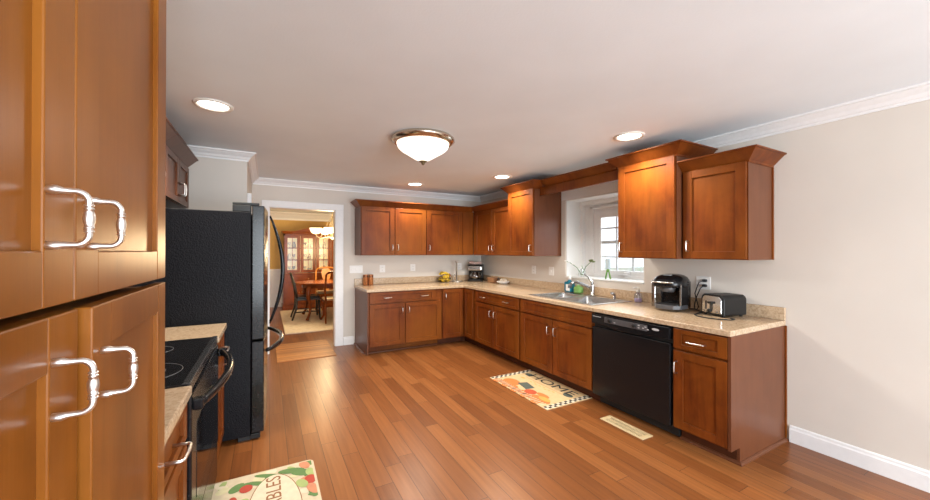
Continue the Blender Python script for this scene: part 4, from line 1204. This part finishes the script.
# oval table on cabriole legs
tb = thing('dining_table', 'oval polished cherry dining table with curved legs on the rug', 'table', (-2.05, 2.62, .014))
tcx, tcy = -2.04, 2.68
el = [(tcx + .93 * math.copysign(abs(math.cos(a)) ** .8, math.cos(a)), tcy + .58 * math.copysign(abs(math.sin(a)) ** .8, math.sin(a))) for a in [2 * PI * k / 40 for k in range(40)]]
M().prism(el, lambda p, q, t: (p, q, t), .745, .775, .006).build('tabletop', DINW, tb)
el2 = [(tcx + (x - tcx) * .86, tcy + (y - tcy) * .86) for x, y in el]
M().prism(el2, lambda p, q, t: (p, q, t), .665, .7455).build('apron', DINW, tb)
def cab(m, x, y, z0, z1, ox, oy, r=.03):
    pts = []; rad = []
    for k in range(11):
        s_ = k / 10; z = z1 + (z0 - z1) * s_
        o_ = .035 * math.sin(2 * PI * min(s_ * 1.15, 1)) - .0 + (.06 * max(0, s_ - .85) / .15)
        pts.append((x + ox * o_, y + oy * o_, z)); rad.append(r * (1.35 - .9 * s_ if s_ < .85 else .585 + 2.2 * (s_ - .85)))
    m.tube(pts, rad, 10); return m
for sx_, sy_ in ((-1, -1), (1, -1), (-1, 1), (1, 1)):
    cab(M(), tcx + sx_ * .69, tcy + sy_ * .40, .03, .70, sx_ * .7, sy_ * .7, .036).build('leg', DINW, tb)
# dining chairs
SEAT = plain('cream_upholstery', (.62, .50, .34), .8)
def chair(x, y, rz, label, frame, seatm, black=False, sc=1.12, h=1.0):
    t = thing('dining_chair', label, 'chair', (x, y, .015), 'chairs round the dining table')
    R = Matrix.Translation((x, y, .0225)) @ Matrix.Rotation(rz, 4, 'Z') @ Matrix.Diagonal((sc, sc, 1, 1))
    B = lambda m, n_, mt: m.xf(R).build(n_, mt, t)
    # local: faces +y ; width along x
    B(M().box(-.23, .23, -.20, .22, .40, .435, .01), 'seat_frame', frame)
    B(M().box(-.215, .215, -.185, .21, .43, .475, .018, 3), 'seat', seatm)
    for s_ in (-1, 1):
        if black: B(M().tube([(s_ * .20, .19, .40), (s_ * .215, .21, 0)], [.022, .014]), 'leg', frame)
        else: B(cab(M(), s_ * .20, .18, .006, .41, s_ * .5, .8, .028), 'leg', frame)
        B(M().tube([(s_ * .20, -.19, .46), (s_ * .205, -.20, .25), (s_ * .21, -.27, 0)], [.022, .02, .016]), 'leg', frame)
        B(M().tube([(s_ * .20, -.19, .44), (s_ * .215, -.215, .65), (s_ * .205, -.27, h - .05), (s_ * .17, -.285, h - .005)], [.021, .019, .017, .017]), 'back_post', frame)
    pts = [(-.18 + .36 * k / 8, -.285, h - .01 + .03 * math.sin(PI * k / 8)) for k in range(9)]
    B(M().tube(pts, .020, 8), 'top_rail', frame)
    if black:
        for k in range(4):
            xx = -.12 + .08 * k; B(M().tube([(xx, -.195, .46), (xx, -.235, .7), (xx, -.285, h)], .009), 'spindle', frame)
        for s_ in (-1, 1): B(M().tube([(s_ * .208, .2, .16), (s_ * .208, -.225, .16)], .011), 'stretcher', frame)
        B(M().tube([(-.208, .0, .16), (.208, .0, .16)], .010), 'stretcher', frame)
    else:
        sp_ = [(-.05, .46), (.05, .46), (.065, .55), (.04, .66), (.085, .80), (.10, .90), (.07, .99), (-.07, .99), (-.10, .90), (-.085, .80), (-.04, .66), (-.065, .55)]
        B(M().prism(sp_, lambda p, q, t_: (p, -.205 - .12 * max(0, (q - .55)) * 1.5 + t_, q * (h / 1.0)), -.008, .008), 'splat', frame)
BKW = plain('black_painted_wood', (.025, .022, .018), .35)
chair(-2.74, 2.62, -PI / 2, 'black spindle-back dining chair at the left end of the table', BKW, BKW, True, 1.1, .93)
chair(-2.25, 2.02, 0, 'cherry dining chair at the near side of the table, back toward the kitchen', DINW, SEAT, False, 1.12, 1.0)
chair(-2.22, 3.35, PI, 'honey-coloured splat-back dining chair at the far side of the table', OAKW, SEAT, False, 1.12, 1.0)

# chandelier
chd = thing('chandelier', 'pale five-arm chandelier with frosted glass shades over the dining table', 'chandelier', (-2.24, 2.55, H))
qx, qy = -2.24, 2.55
IVO = plain('antique_ivory_metal', (.62, .52, .36), .4, .3)
m = M().lathe([(0, 0), (.07, 0), (.065, -.02), (.02, -.035), (.02, -.04)], (qx, qy, H - .001), 20).tube([(qx, qy, H - .03), (qx, qy, 2.2)], .008)
m.lathe([(.012, .52), (.03, .50), (.02, .44), (.045, .36), (.02, .22), (.05, .10), (.06, .05), (.03, .02), (.012, 0), (0, -.01)], (qx, qy, 1.70), 18)
m.build('stem', IVO, chd)
for k in range(5):
    a = 2 * PI * k / 5 + 1.9
    c, s_ = math.cos(a), math.sin(a)
    m = M().tube([(qx + r_ * c, qy + r_ * s_, z) for r_, z in ((.03, 1.78), (.12, 1.74), (.24, 1.72), (.32, 1.75), (.34, 1.81))], .009)
    m.tube([(qx + r_ * c, qy + r_ * s_, z) for r_, z in ((.02, 2.18), (.10, 2.05), (.16, 1.90), (.24, 1.74))], .006)
    ar = m.build('arm', IVO, chd)
    M().lathe([(.03, 0), (.08, .02), (.11, .07), (.125, .12)], (qx + .34 * c, qy + .34 * s_, 1.81), 18, cap=False).build('shade', SHADE, ar)
d = bpy.data.lights.new('chandelier_bulbs', 'POINT'); d.energy = CHAND_W * 10; d.color = (1, .74, .42); d.shadow_soft_size = .3
o = bpy.data.objects.new('chandelier_bulbs', d); COL.objects.link(o); o.parent = chd; o.location = (0, 0, -.95)
